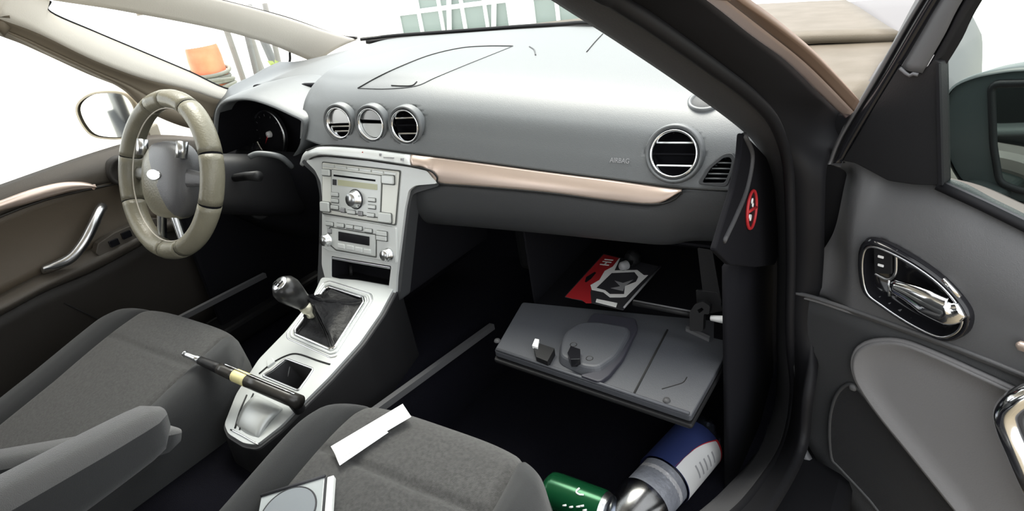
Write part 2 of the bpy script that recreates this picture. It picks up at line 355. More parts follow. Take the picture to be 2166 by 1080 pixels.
BY = [(.62, .585), (.75, .575), (.95, .565), (1.2, .553), (1.5, .535), (1.8, .48), (2.0, .38), (2.08, .2)]
mesh('bonnet_panel', *gridmesh([[V((shut(y)*k, y, z+.012*(1-k*k)-.0)) for k in (-1, -.8, -.5, 0, .5, .8, .95, 1)] for y, z in BY]), HOODP, hood, thick=.015)
mesh('bonnet_corner', *gridmesh([[V((x0+(x1-x0)*k/5, y, z)) for k in range(6)] for y, x0, x1, z in ((.14, .69, .81, .60), (.30, .67, .815, .592), (.45, .60, .818, .588), (.635, .50, .812, .586))]), HOODP, hood, thick=.01)
WINGP = mat('lilac_grey_wing_paint', (.085, .077, .078), .45, 0, spec=.3)
wing = []
for y, z in [(.16, .585), (.40, .585)]+BY[:-1]:
    xs = shut(max(y, .62)) if y > .5 else .80; xo = .925-.10*max(0, y-1.0)**2
    wing.append([V((xs+.004, y, z-.002)), V((xs*.6+xo*.4, y, z-.002)), V((xs*.25+xo*.75, y, z-.018)), V((xo, y, z-.055)), V((xo+.018, y, z-.13)), V((xo+.02, y, .25)), V((xo, y, -.05))])
mesh('front_wing', *gridmesh([cr(r, 3) for r in wing]), WINGP, hood, thick=.01)
tube('bonnet_gap', [V((shut(y)+.002, y, z+.001)) for y, z in BY[:-2]], .003, WPAINTX, hood, 6)
for f_ in (.30, .52): tube('wing_gap', [V((shut(y)*(1-f_)+.925*f_, y, z-.002-.012*f_)) for y, z in BY[2:-2]], .004, PAINTD, hood, 6)
# ---- passenger-side pillar and door opening
def edge(pts): return cr([p if isinstance(p, V) else at(p[0], p[1], 'x', p[2]) for p in pts], 6)
b0 = edge([V((.615, -.68, 1.03)), (1050, -80, .655), (1165, 0, .66), (1300, 86, .67), (1450, 187, .685), (1560, 268, .695), (1602, 312, .70), (1630, 375, .70), (1640, 460, .70), (1644, 560, .70), (1642, 700, .70), (1640, 830, .70), (1600, 950, .70), (1530, 1035, .70), (1430, 1120, .70)])
b1 = edge([V((.665, -.71, 1.03)), (1190, -80, .705), (1304, 0, .71), (1378, 48, .72), (1510, 142, .735), (1588, 202, .745), (1636, 258, .75), (1662, 340, .75), (1668, 440, .75), (1670, 560, .75), (1668, 700, .75), (1676, 830, .75), (1655, 935, .75), (1585, 1040, .75), (1500, 1120, .75)])
b2 = edge([V((.715, -.73, 1.03)), (1370, -80, .755), (1494, 0, .765), (1588, 74, .775), (1666, 132, .785), (1730, 195, .79), (1788, 256, .795), (1752, 340, .795), (1745, 440, .795), (1742, 560, .795), (1728, 700, .79), (1700, 830, .785), (1690, 940, .785), (1640, 1045, .785), (1560, 1130, .785)])
p5 = empty('trim_5'); struct(p5, 'charcoal passenger pillar running down into the door opening', 'pillar')
ruled('pillar_trim', b0, b1, PILL, p5, n=6, bulge=.012, bn=(0, -1, 0), thick=.02)
ruled('door_seal', b1, b2, SEAL, p5, n=8, bulge=.010, bn=(0, -1, .2), thick=.015)
tube('seal_bead', [V(p)+V((.004, -.008, 0)) for p in b1], .007, SEAL, p5, 8)
o2 = edge([V((.745, -.75, 1.03)), (1370, -80, .80), (1494, 0, .80), (1588, 74, .80), (1666, 132, .80), (1730, 195, .80), (1788, 250, .80)])
o3 = edge([V((.77, -.76, 1.03)), (1430, -80, .825), (1535, 0, .825), (1620, 66, .825), (1700, 130, .825), (1756, 184, .825), (1806, 236, .825)])
o4 = edge([V((.78, -.77, 1.03)), (1470, -80, .835), (1560, 0, .835), (1640, 54, .835), (1716, 112, .835), (1772, 166, .835), (1818, 214, .835)])
ruled('painted_edge', o2, o3, PAINTL, p5, n=4, bulge=.002, bn=(0, -1, 0), thick=.004)
ruled('drip_rail', o3, o4, PAINTD, p5, n=4, bulge=0, thick=.004)
# hinge post between opening and door
hp = empty('trim_6'); struct(hp, 'dark hinge post between the pillar and the open door', 'hinge post')
box('post', (.80, .12, .18), (.045, .02, .42), SEAL, hp, .01)
for z in (.36, .08):
    h = box('hinge', (.80, .085, z), (.012, .022, .03), BLACK, hp, .004)
    for dz in (-.016, .016): lathe('bolt', (.80, .062, z+dz), (0, -1, 0), [(0, .006), (.005, .006), (.006, 0)], SATIN, h, n=8)
bpr = empty('trim_8'); struct(bpr, 'dark centre pillar and rear side panel behind the passenger door opening', 'pillar')
box('centre_pillar', (.73, -1.17, .50), (.03, .07, .62), PILL, bpr, .02); box('rear_side_panel', (.76, -1.5, .12), (.03, .30, .46), BLACK, bpr, .02)
bpl = empty('trim_9'); struct(bpl, 'centre pillar behind the driver window, lightened for glare', 'pillar')
box('centre_pillar', (-.71, -1.02, .50), (.03, .07, .62), BEIGE, bpl, .02); box('rear_side_panel', (-.74, -1.35, .12), (.03, .30, .46), BLACK, bpl, .02)
rk = empty('wall_right'); struct(rk, 'rocker panel darkened for the shade under the passenger door opening', 'rocker panel')
box('rocker', (.80, -.55, -.06), (.06, .95, .08), SEAL, rk, .02)  # near-black sill covers ground that should lie in shade
kp = empty('trim_7'); struct(kp, 'dark kick panel below the end of the dashboard', 'kick panel')
mesh('kick_panel', *gridmesh([[V((.69, y, z)) for y in (-.06, .1, .3, .48)] for z in (0, .15, .3, .42)]), MATT, kp, thick=.01)

# ================================================================== dashboard
DB = empty('dashboard', (0, .2, .3)); tag(DB, 'wide dark grey dashboard with champagne trim strip and round air vents', 'dashboard')
st_px = [(690, 308, -.05), (780, 314, -.05), (870, 325, -.045), (1000, 341, -.03), (1150, 361, -.018), (1300, 380, -.006), (1440, 398, .004), (1550, 404, .012)]
ST_TOP = [at(px, py, 'y', y) for px, py, y in st_px]
def rear_at(x):
    R_ = [at(690, 118, 'y', .42)] + [V(p) for p in REAR]; R_.sort(key=lambda p: p.x)
    if x <= R_[0].x: return V((x, .36, .655))
    for p, q in zip(R_, R_[1:]):
        if p.x <= x <= q.x: t = (x-p.x)/(q.x-p.x); return p*(1-t)+q*t
    return V((x, R_[-1].y, R_[-1].z))
cols = []
for X, y, z in ((-.70, .10, .52), (-.60, .06, .52), (-.53, .04, .525)):
    r = rear_at(X); cols.append([V((X, y, z)), V((X, y, z+.04)), V((X, y+.03, z+.085)), V((X, y+.08, z+.108)), V((X, y+.16, z+.12)), V((X, (y+.16+r.y)/2, (z+.125+r.z)/2)), V((X, max(r.y, y+.25), r.z))])
for X, zr in ((-.49, .615), (-.42, .640), (-.34, .645), (-.27, .640), (-.238, .640)):
    r = rear_at(X); cols.append([V((X, .17, .50)), V((X, .17, .54)), V((X, .17, .585)), V((X, .165, .620)), V((X, .18, .650)), V((X, (.18+r.y)/2, .661)), r])
for p in [V((-.212, .0, ST_TOP[0].z-.005)), V((-.19, -.02, ST_TOP[0].z))]+ST_TOP:
    r = rear_at(p.x); z = p.z; y = p.y; top = max(z+.125, .0)
    cols.append([V((p.x, y, z)), V((p.x, y+.016, z+.036)), V((p.x, y+.04, z+.075)), V((p.x, y+.085, z+.104)), V((p.x, y+.16, z+.118)), V((p.x, (y+.16+r.y)/2, (z+.118+r.z)/2+.002)), r])
pe = ST_TOP[-1]; cols.append([V((.71, pe.y+.02, pe.z)), V((.712, pe.y+.035, pe.z+.035)), V((.71, pe.y+.06, pe.z+.07)), V((.705, pe.y+.10, pe.z+.095)), V((.70, pe.y+.15, pe.z+.105)), V((.69, .25, .62)), V((.68, .30, .63))])
# smooth patch: Catmull-Rom along both directions
dense = [cr(c, 12) for c in cols]; nrow = len(dense[0])
pad_rows = [cr([d[i] for d in dense], 12) for i in range(nrow)]
pv, pf = gridmesh(pad_rows)
pad = mesh('upper_pad', pv, pf, PAD, DB, thick=.012)
# keep the pad's face towards the cabin
BVH = BVHTree.FromPolygons([V(p) for p in pv], pf)
def on_pad(px, py):
    h = BVH.ray_cast(CAM, sight(px, py).normalized()); n = h[1]
    if n.y > 0 and n.z < 0 or n.dot(CAM-h[0]) < 0: n = -n
    return h[0], n
# ---- storage lid on the dash top, its seam and its catch
def padline(pts, r, name, m, parent, off=.0005, n=6):
    return tube(name, [V(on_pad(*p)[0])+V(on_pad(*p)[1])*off for p in cr(pts, n)], r, m, parent, n=6)
GROOVE = mat('panel_gap', (.012, .012, .012), .8)
padline([(757, 187), (800, 163), (850, 140), (910, 117), (975, 102), (1030, 98), (1085, 98)], .0013, 'storage_lid_seam', GROOVE, DB)
padline([(1085, 98), (1040, 116), (980, 140), (920, 165), (880, 182), (820, 188), (757, 187)], .0007, 'storage_lid_edge', PAD2, DB)
padline([(828, 181), (850, 182), (872, 181), (882, 173)], .0012, 'lid_catch', GROOVE, DB)
padline([(1120, 99), (1130, 106), (1133, 117)], .0015, 'surface_seam', PAD2, DB)
padline([(1275, 72), (1258, 90), (1241, 110)], .0012, 'defroster_gap', GROOVE, DB)
# ---- decorative strip (silver control band over the middle, champagne metal on the right)
def strip(name, tops, bots, m, parent, bulge=.006, n=5):
    t3 = cr([at(a, b, 'y', y-.002) for a, b, y in tops], 6); b3 = cr([at(a, b, 'y', y-.006) for a, b, y in bots], 6)
    return ruled(name, t3, b3, m, parent, n=8, bulge=bulge, bn=(0, -1, .25), thick=.012)
strip('control_band', [(634, 346, -.030), (642, 325, -.042), (660, 312, -.048), (690, 308, -.052), (780, 314, -.052), (868, 325, -.047)], [(641, 352, -.032), (652, 338, -.045), (668, 330, -.055), (692, 328, -.059), (780, 337, -.059), (868, 350, -.055)], SILV, DB, .002)
strip('trim_strip', [(870, 325, -.047), (905, 330, -.044), (930, 332, -.040), (1000, 341, -.032), (1150, 361, -.020), (1300, 380, -.008), (1390, 392, 0), (1441, 399, .004)], [(870, 350, -.055), (900, 356, -.053), (930, 387, -.050), (1000, 393, -.043), (1150, 406, -.030), (1300, 425, -.018), (1385, 431, -.010), (1442, 404, .002)], COPPER, DB, .003)
for nm, pts, r in (('strip_gap', [(648, 318, -.046), (690, 307, -.050), (780, 313, -.050), (870, 324, -.045), (1000, 340, -.030), (1150, 360, -.018), (1300, 379, -.006), (1441, 397, .004), (1545, 403, .01)], .0016), ('strip_gap', [(640, 353, -.030), (652, 339, -.045), (668, 331, -.057), (692, 329, -.061), (780, 338, -.061), (868, 351, -.057), (908, 360, -.055), (924, 374, -.053), (931, 388, -.052), (1000, 394, -.045), (1150, 407, -.032), (1300, 426, -.02), (1385, 432, -.012), (1425, 422, -.004), (1443, 403, .002)], .0016)):
    tube(nm, cr([at(a, b, 'y', y-.004) for a, b, y in pts], 6), r, GROOVE, DB, 6)
CB = Pl((0, -.066, .53), (0, -1, .25))
for a, b, w_ in ((692, 318, 5), (712, 324, 22), (732, 326, 4), (747, 322, 4), (786, 330, 4), (805, 327, 4), (822, 333, 22), (850, 337, 4)):
    pxbox('band_mark', CB, a, b, w_, 5 if w_ < 9 else 2, -.004, .0014, PRINTG, DB, 0, .0004)
pxprism('hazard_mark', CB, [(762, 330), (768, 320), (775, 331)], -.004, .0018, RED, DB)
# ---- lower passenger panel
lp_top = cr([at(a, b, 'y', y) for a, b, y in ((858, 398, -.045), (931, 391, -.046), (1000, 396, -.040), (1150, 409, -.028), (1300, 428, -.016), (1385, 434, -.008), (1450, 404, .002), (1548, 405, .012))], 6)
rows = []
for dy, dz in ((.010, .004), (-.002, -.004), (-.004, -.03), (.004, -.055), (.022, -.078), (.05, -.090), (.10, -.094)):
    rows.append([V((p[0], p[1]+dy, (p[2] if dz > -.02 else p[2]*.35+.65*.485)+dz)) for p in lp_top])
mesh('lower_panel', *gridmesh([cr(c, 4) for c in zip(*rows)]), PAD2, DB, thick=.01)
# ---- end cap with airbag sticker
EC = Pl((.712, .05, .45), (1, 0, 0), (0, 1, 0))
pxprism('end_cap', EC, [(1572, 280), (1600, 308), (1640, 352), (1660, 430), (1655, 520), (1640, 560), (1600, 565), (1545, 560), (1514, 530), (1532, 470), (1552, 405), (1568, 330)], -.008, 0, MATT, DB, .006, .002)
tube('end_cap_rib', cr([EC.at(*p) for p in ((1574, 285), (1590, 330), (1578, 400), (1556, 455), (1530, 510))], 6), .004, PILL, DB, 8)
stk_c = EC.uv(1587, 443); SR = .026
stk = prism('airbag_sticker', EC, [(stk_c[0]+SR*.86*math.cos(t*math.pi/18), stk_c[1]+SR*math.sin(t*math.pi/18)) for t in range(36)], .0, .0012, BLACK, DB)
a_, b_ = [], []
ring = [EC.p(stk_c[0]+SR*.86*math.cos(t*math.pi/18), stk_c[1]+SR*math.sin(t*math.pi/18), .002) for t in range(36)]
tube('sticker_ring', ring, .0022, RED, stk, 8, closed=True, flat=1)
tube('sticker_bar', [EC.p(stk_c[0]-SR*.8, stk_c[1]+SR*.18, .002), EC.p(stk_c[0]+SR*.8, stk_c[1]-SR*.18, .002)], .0022, RED, stk, 8)
for du, dv, r in ((.004, .011, .004), (.007, .004, .003), (-.004, -.010, .0045), (-.009, -.006, .003)):
    lathe('sticker_figure', EC.p(stk_c[0]+du, stk_c[1]+dv, .001), (1, 0, 0), [(0, .0012), (r, .0012), (r, 0)], WHITE, stk, n=12)
# ---- round air vents
def vent(px, py, R_, nrm, kind):
    p, n0 = on_pad(px, py); n = V(nrm).normalized(); o = p+n*.004
    v = lathe('air_vent', o, n, [(R_*1.30, -.010), (R_*1.27, .002), (R_*1.20, .007), (R_*1.12, .006), (R_*1.06, .001), (R_*.99, -.004)], PAD, DB, n=40)
    lathe('vent_ring', o, n, [(R_*1.05, .001), (R_*1.03, .006), (R_*.97, .007), (R_*.92, .003), (R_*.92, -.006)], CHROME, v, n=40)
    lathe('vent_bowl', o, n, [(R_*.95, .0), (R_*.92, -.025), (R_*.7, -.038), (0, -.040)], MATT, v, n=32)
    a, b, c = frame(n); up_ = V((0, 0, 1)); uu = (up_-c*up_.dot(c)).normalized(); rr = uu.cross(c)
    cut(pad, Pl(o, n, rr), [(R_*1.13*math.cos(t*.1963), R_*1.13*math.sin(t*.1963)) for t in range(32)])
    def blade(h, t, tilt, m, w=1.0, zz=-.004):
        half = math.sqrt(max(0, (R_*.92)**2-h*h))*w; tc, ts = math.cos(tilt), math.sin(tilt); vs_ = []
        ax2 = uu*tc+c*ts; ax3 = -uu*ts+c*tc
        for k in range(9):
            x = -half+2*half*k/8; d = t*(1-.0*abs(x/half))
            for q1, q2 in ((-d, -.0012), (-d, .0012), (d, .0012), (d, -.0012)): vs_.append(o+rr*x+uu*h+c*zz+ax2*q1+ax3*q2)
        fs = [(i*4+j, i*4+(j+1) % 4, (i+1)*4+(j+1) % 4, (i+1)*4+j) for i in range(8) for j in range(4)]+[(0, 1, 2, 3), (35, 34, 33, 32)]
        mesh('slat', vs_, fs, m, v, smooth=False)
    roll = math.radians(0)
    if kind == 'open':
        for h in (.45, -.52): blade(h*R_, .0018, 1.1, SATIN)
        blade(-.04*R_, .004, 1.35, MATT, zz=-.012)
    elif kind == 'half':
        cap = [(R_*.90*math.cos(t), R_*.90*math.sin(t)) for t in [math.radians(a) for a in range(-5, 190, 10)]]
        pl = Pl(o, n, rr); prism('flap', pl, cap, -.006, -.002, SATIN, v, .001)
        for h in (-.30, -.62): blade(h*R_, .0022, 1.0, SATIN)
    else:
        pl = Pl(o, n, rr)
        prism('flap', pl, [(R_*.90*math.cos(t), R_*.90*math.sin(t)) for t in [math.radians(a) for a in range(12, 170, 10)]], -.006, -.001, SATIN, v, .001)
        prism('flap', pl, [(R_*.90*math.cos(t), R_*.90*math.sin(t)) for t in [math.radians(a) for a in range(178, 368, 10)]], -.008, -.003, SILV, v, .001)
    return v
RV = .0285
for (px, py), kd, lab in (((722, 258), 'half', 'driver-most round vent with half closed silver flap'), ((790, 261), 'flap', 'middle round vent closed by silver flaps'), ((862, 265), 'open', 'round vent with black bowl nearest the champagne strip')):
    vent(px, py, RV, (.12, -1, .10), kd)['label'] = lab
vent(1428, 325, .0345, (.10, -1, .32), 'open')['label'] = 'large chrome ringed vent at the passenger end'
# ---- triangular side vent
p0, n0 = on_pad(1520, 360); TV = Pl(p0+V((.1, -1, .3)).normalized()*.004, (.12, -1, .3))
ov = [(1476, 388), (1498, 352), (1530, 326), (1548, 322), (1556, 334), (1552, 358), (1540, 390), (1532, 395)]
tv = holed('side_vent', TV, pxpoly(TV, ov, .006), [pxpoly(TV, [(1486, 386), (1504, 356), (1532, 333), (1545, 332), (1549, 340), (1545, 360), (1534, 386)], .004)], .004, PAD2, DB, .001)
tv['label'] = 'small triangular slatted vent beside the large round vent'
cup('side_vent_bowl', TV, pxpoly(TV, [(1486, 386), (1504, 356), (1532, 333), (1545, 332), (1549, 340), (1545, 360), (1534, 386)], .004), .035, MATT, tv, .1, .002)
cut(pad, TV, pxpoly(TV, [(1482, 388), (1502, 354), (1532, 330), (1548, 328), (1552, 340), (1548, 360), (1536, 390)]))
for y, xa, xb in ((345, 1518, 1548), (357, 1506, 1545), (368, 1498, 1542), (378, 1492, 1538)):
    tube('slat', [TV.off(.002).at(xa, y-1), TV.off(.002).at(xb, y)], .0013, PAD, tv, 6)
# ---- speaker bump and airbag lettering
p0, n0 = on_pad(1492, 214)
lathe('speaker_ring', p0, n0, [(.026, -.004), (.026, .003), (.022, .004), (.020, .001)], PAD, DB, n=28)
lathe('speaker_cover', p0, n0, [(.021, .001), (.015, .004), (0, .005)], PAD2, DB, n=28)
p0, n0 = on_pad(1311, 340); AP = Pl(p0, n0); 
text('airbag_lettering', 'AIRBAG', AP, 0, 0, .0012, .0105, 0, PRINTG, DB, sx=.85)
# ---- instrument hood and cluster
HP = Pl((-.34, -.02, .57), (0, -1, .18))
arch_px = [(464, 330), (461, 290), (463, 250), (470, 229), (486, 217), (528, 213), (574, 226), (618, 246), (641, 259), (642, 280), (634, 308), (622, 328)]
inner = [V(HP.at(*p)) for p in cr(arch_px, 4)]; ic = V((-.335, -.02, .56)); rows = []
for k, dy, dz in ((1.0, .03, -.002), (1.0, 0, 0), (1.03, -.006, .002), (1.06, -.003, .003), (1.08, .012, .005), (1.09, .06, .008), (1.10, .12, .008), (1.10, .19, .004), (1.10, .24, -.02)):
    rows.append([V((ic.x+(p.x-ic.x)*(k if dy < .1 else k+.10), p.y+dy, ic.z+(p.z-ic.z)*(k if p.z > ic.z else 1)+(dz if p.z > ic.z else 0))) for p in inner])
mesh('cluster_hood', *gridmesh(rows), PAD, DB)
inr = [[V((ic.x+(p.x-ic.x)*k, p.y+dy, ic.z+(p.z-ic.z)*k)) for p in inner] for k, dy in ((1.0, .0), (.98, .06), (.93, .12))]
mesh('hood_lining', *gridmesh(inr), MATT, DB)
IC = empty('instrument_cluster', (-.335, .1, .52)); tag(IC, 'black instrument cluster with ringed dials under the dashboard hood', 'instrument cluster')
box('cluster_panel', (-.345, .105, .56), (.135, .008, .09), MATT, IC, .004)
for px, py in ((574, 283), (512, 276)):
    o = at(px, py, 'y', .082)
    g = lathe('gauge', o, (0, -1, .12), [(0, .002), (.052, .002), (.054, .006), (.054, -.006)], MATT, IC, n=40)
    lathe('gauge_ring', o, (0, -1, .12), [(.0540, .004), (.0558, .010), (.0580, .006), (.0575, -.002)], SATIN, g, n=40)
    lathe('needle_hub', o, (0, -1, .12), [(0, .012), (.007, .011), (.008, .003)], WHITE, g, n=16)
    tube('needle', [o+V((0, -.010, 0)), o+V((-.020, -.010, -.022))], [.0022, .0008], RED, g, 6)
    for k in range(11):
        an = math.radians(220-k*26); d = V((math.cos(an), 0, math.sin(an)))
        tube('tick', [o+d*.044+V((0, -.004, .0)), o+d*.049+V((0, -.004, 0))], .0004, PRINTG, g, 4)
# driver knee panel and shade-blackened side of the centre stack
mesh('knee_panel', *gridmesh([[V((x, y, z)) for x in (-.68, -.5, -.3, -.15)] for y, z in ((.03, .515), (.0, .49), (.005, .42), (.04, .32), (.12, .24), (.25, .22))]), MATT, DB, thick=.01)
# ---- centre fascia
FP = Pl((0, -.053, .527), (0, -1, .30))
side = [(636, 342), (668, 372), (676, 410), (675, 500), (671, 605), (845, 640), (853, 560), (862, 470), (872, 410), (932, 392), (905, 356), (690, 322), (655, 330)]
so_ = pxpoly(FP.off(-.004), side, .01); vs_ = []; N = len(so_)
for x, y in so_: vs_.append(FP.p(x, y, -.004))
for x, y in so_: p = FP.p(x, y, -.004); vs_.append(V((p.x, p.y+.03, p.z)))
for x, y in so_: p = FP.p(x, y, -.004); vs_.append(V((p.x*1.04, .17, p.z)))
mesh('stack_body', vs_[:2*N], [(i, (i+1) % N, N+(i+1) % N, N+i) for i in range(N)], PAD2, DB, smooth=False)
mesh('stack_side_shade', vs_[N:], [(i, (i+1) % N, N+(i+1) % N, N+i) for i in range(N)], MATT, DB, smooth=False)  # deeper part of the same wall, blackened to paint its shade
pocket = [(702, 541), (829, 562), (823, 614), (702, 585)]
fo = [(648, 340), (668, 333), (690, 331), (780, 340), (868, 353), (905, 361), (926, 388), (880, 392), (866, 402), (858, 440), (848, 520), (840, 585), (838, 622), (690, 592), (682, 560), (683, 420), (680, 385), (668, 360)]
holed('stack_front', FP.off(-.0055), so_, [pxpoly(FP, pocket, .003)], .0012, PAD2, DB)
fas = holed('centre_fascia', FP.off(-.004), pxpoly(FP, fo, .006), [pxpoly(FP, pocket, .003)], .006, SILV, DB, .0012)
cup('pocket', FP, pxpoly(FP, pocket, .003), .05, MATT, fas, .15, .0)
pxprism('pocket_lip', FP, [(703, 543), (826, 564), (826, 569), (703, 548)], -.006, .001, SATIN, fas, 0, .001)
tube('pocket_divider', [FP.off(-.03).at(742, 560), FP.off(-.03).at(744, 590)], .004, BLACK, fas, 8)
# ---- radio
RA = empty('car_radio', FP.at(765, 470)); tag(RA, 'silver car radio with round volume knob and disc slot in centre stack', 'radio')
rp = [(686, 343), (848, 362), (838, 474), (686, 449)]
pxprism('surround_gap', FP, [(684, 341), (850, 360), (840, 477), (684, 452)], 0, .0035, GAPM, RA, .004)
pxprism('faceplate', FP, rp, 0, .006, SILV3, RA, .004, .0015)
ctr = [(708, 358), (813, 371), (809, 459), (708, 442)]
pxprism('centre_gap', FP, [(706, 357), (815, 370), (811, 461), (706, 444)], .005, .0066, GAPM, RA, .003)
pxprism('centre_plate', FP, ctr, .005, .0085, SILV2, RA, .003, .001)
pxprism('disc_slot', FP, [(713, 368), (801, 379), (801, 383), (713, 372)], .0075, .0090, MATT, RA)
pxprism('display', FP, [(722, 379), (805, 389), (805, 401), (722, 391)], .0075, .0092, mat('radio_display', (.45, .45, .30), .25), RA)
pxprism('side_mark', FP, [(711, 378), (719, 379), (719, 391), (711, 390)], .0075, .0092, PRINTD, RA)
for i in range(6): pxprism('preset_button', FP, [(690+i*26, 346+i*3.1), (713+i*26, 348.8+i*3.1), (713+i*26, 354.5+i*3.1), (690+i*26, 351.7+i*3.1)], .005, .009, SILV2, RA, .001, .0006)
kx, ky = 753, 421; o = FP.off(.008).at(kx, ky)
kn = lathe('volume_knob', o, FP.n, [(.0175, 0), (.0175, .003), (.0145, .004), (.0135, .014), (.012, .016), (0, .0165)], SATIN, RA, n=32)
lathe('knob_base', o, FP.n, [(.0195, 0), (.0195, .002), (.017, .003)], PRINTD, kn, n=32)
for a, b, w_, h_ in ((716, 410, 16, 7), (716, 423, 16, 7), (716, 437, 16, 7), (794, 421, 16, 7), (794, 436, 16, 7), (733, 443, 9, 8), (751, 447, 17, 7), (770, 450, 9, 8), (792, 453, 16, 7)):
    pxbox('button', FP, a, b, w_, h_, .007, .012, SILV2 if w_ > 10 else PRINTG, RA)
for a, b, w_, h_ in ((697, 364, 18, 13), (828, 379, 26, 18), (695, 436, 20, 20), (821, 459, 28, 20)):
    pxbox('large_button', FP, a, b, w_, h_, .005, .012, SILV2, RA, .0015, .003)
# ---- climate control
CC = empty('climate_control', FP.at(765, 545)); tag(CC, 'silver climate control panel with dark display and two round knobs', 'climate control')
pxprism('faceplate', FP, [(686, 454), (842, 480), (842, 556), (825, 552), (700, 530), (686, 522)], 0, .006, SILV, CC, .004, .0015)
pxprism('centre_gap', FP, [(702, 478), (802, 494), (802, 544), (716, 529), (702, 517)], .005, .0066, GAPM, CC, .003)
pxprism('centre_plate', FP, [(704, 480), (800, 496), (800, 541), (717, 526), (704, 515)], .005, .008, SILV2, CC, .003, .001)
pxprism('display', FP, [(723, 488), (788, 499), (788, 518), (723, 507)], .007, .009, GLOSS, CC, .001)
for a, b in ((703, 472), (726, 475), (746, 478), (764, 481), (785, 486)): pxbox('button', FP, a, b, 16, 7, .005, .010, SILV2, CC)
for a, b in ((729, 519), (748, 522), (766, 526), (784, 530)): pxbox('button', FP, a, b, 15, 9, .006, .010, SILV, CC)
for b in (492, 502): pxbox('button', FP, 814, b, 22, 9, .005, .011, SILV2, CC)
pxbox('button', FP, 704, 487, 8, 8, .007, .010, PRINTG, CC)
for a, b in ((695, 507), (823, 538)):
    o = FP.off(.006).at(a, b); kn = lathe('temperature_knob', o, FP.n, [(.0125, 0), (.0125, .004), (.011, .005), (.0105, .014), (.009, .016), (0, .0165)], SATIN, CC, n=28)
    for k in range(12):
        an = k*math.pi/6; q_ = o+FP.u*.0106*math.cos(an)+FP.v*.0106*math.sin(an); tube('grip_rib', [q_+FP.n*.005, q_+FP.n*.013], .0006, SILV2, kn, 4)
# ================================================================== steering column and wheel
WC = V((-.372, -.224, .549)); WN = V((0, -math.cos(math.radians(22)), math.sin(math.radians(22)))); WR, WT = .150, .0185
wu = V((1, 0, 0)); wv = WN.cross(wu)*-1
if wv.z < 0: wv = -wv
COLM = empty('steering_column', WC-WN*.2); tag(COLM, 'black steering column shroud with stalks and ignition lock', 'steering column')
c0 = WC-WN*.045; rows = []
for t, a, b in ((0, .050, .050), (.02, .062, .060), (.10, .068, .066), (.19, .072, .07), (.24, .07, .07)):
    o = c0-WN*t; rows.append([o+wu*a*math.copysign(abs(math.cos(k*math.pi/16))**.6, math.cos(k*math.pi/16))+wv*(b*math.copysign(abs(math.sin(k*math.pi/16))**.6, math.sin(k*math.pi/16))-.015) for k in range(32)])
vs_, fs = gridmesh(rows, closed_u=True); mesh('shroud', vs_, fs+[tuple(range(32))], BLACK, COLM)
lip = [at(a, b, 'y', y) for a, b, y in ((528, 331, -.09), (545, 325, -.08), (575, 327, -.065), (597, 334, -.05), (618, 352, -.03))]
tube('shroud_lip', cr(lip, 6), .006, PAD, COLM, 10)
for s_, pts in ((1, [(.05, .0, .09), (.11, .008, .085), (.155, .01, .08)]), (-1, [(-.05, .0, .09), (-.11, .008, .085), (-.155, .01, .08)])):
    tube('stalk', [c0-WN*(p[2]-.03)+wu*p[0]+wv*p[1] for p in pts], [.008, .009, .011], BLACK, COLM, 10)
o = at(547, 440, 'y', -.06)
ig = lathe('ignition_lock', o, (.5, -1, .1), [(.030, -.02), (.028, 0), (.021, .004), (.019, -.002), (0, -.002)], BLACK, COLM, n=28)
lathe('key_barrel', o, (.5, -1, .1), [(.013, -.004), (.013, .004), (.010, .006), (0, .006)], SATIN, ig, n=20)
SW = empty('steering_wheel', WC-wv*WR); tag(SW, 'steering wheel in a stitched cream leather cover with grey hub', 'steering wheel')
def rimpt(an, r=WR): return WC+wu*math.cos(an)*r+wv*math.sin(an)*r
# cover made of panels with seams between
joints = [92, 113, 168, 205, 268, 292, 342, 378, 422, 452]
for i in range(len(joints)-1):
    a0, a1 = joints[i]+.6, joints[i+1]-.6; k = max(4, int((a1-a0)/4))
    m_ = GREYL if i in (0, 8) and False else CREAM
    tube('cover_panel', [rimpt(math.radians(a0+(a1-a0)*j/k)) for j in range(k+1)], WT, m_, SW, 16, up=WN, flat=1.25)
tube('rim_core', [rimpt(math.radians(a)) for a in range(0, 360, 6)], WT*.955, MATT, SW, 14, closed=True, up=WN, flat=1.25)
tube('inner_seam', [rimpt(math.radians(a), WR-WT*.97)+WN*.004 for a in range(0, 360, 5)], .0014, BEIGE, SW, 6, closed=True)
# hub: padded airbag cover
hub = []
prof = [(1.0, -.022), (1.03, -.004), (.97, .012), (.8, .022), (.5, .028), (.2, .030)]
for s_, h in prof:
    hub.append([WC+wu*s_*.078*math.copysign(abs(math.cos(k*math.pi/20))**.75, math.cos(k*math.pi/20))+wv*(s_*(.070 if math.sin(k*math.pi/20) > 0 else .082)*math.copysign(abs(math.sin(k*math.pi/20))**.8, math.sin(k*math.pi/20))-.004)+WN*h for k in range(40)])
vs_, fs = gridmesh(hub, closed_u=True); hb = mesh('hub_cover', vs_, fs+[tuple(range(5*40, 6*40))], CREAM, SW); HL = mat('hub_grey_panel', (.10, .10, .105), .35, bump=(500, .2))
hb.data.materials.append(HL)
for p_ in hb.data.polygons:
    q_ = p_.center-WC
    if q_.dot(wu)*.85+q_.dot(wv)*.5 > -.002: p_.material_index = 1
bd = []
for k in range(24):
    an = k*math.pi/12; bd.append((.024*math.cos(an), .0105*math.sin(an)))
HBP = Pl(WC+WN*.029, WN, wu); prism('oval_badge', HBP, bd, -.002, .003, CHROME, hb, .001)
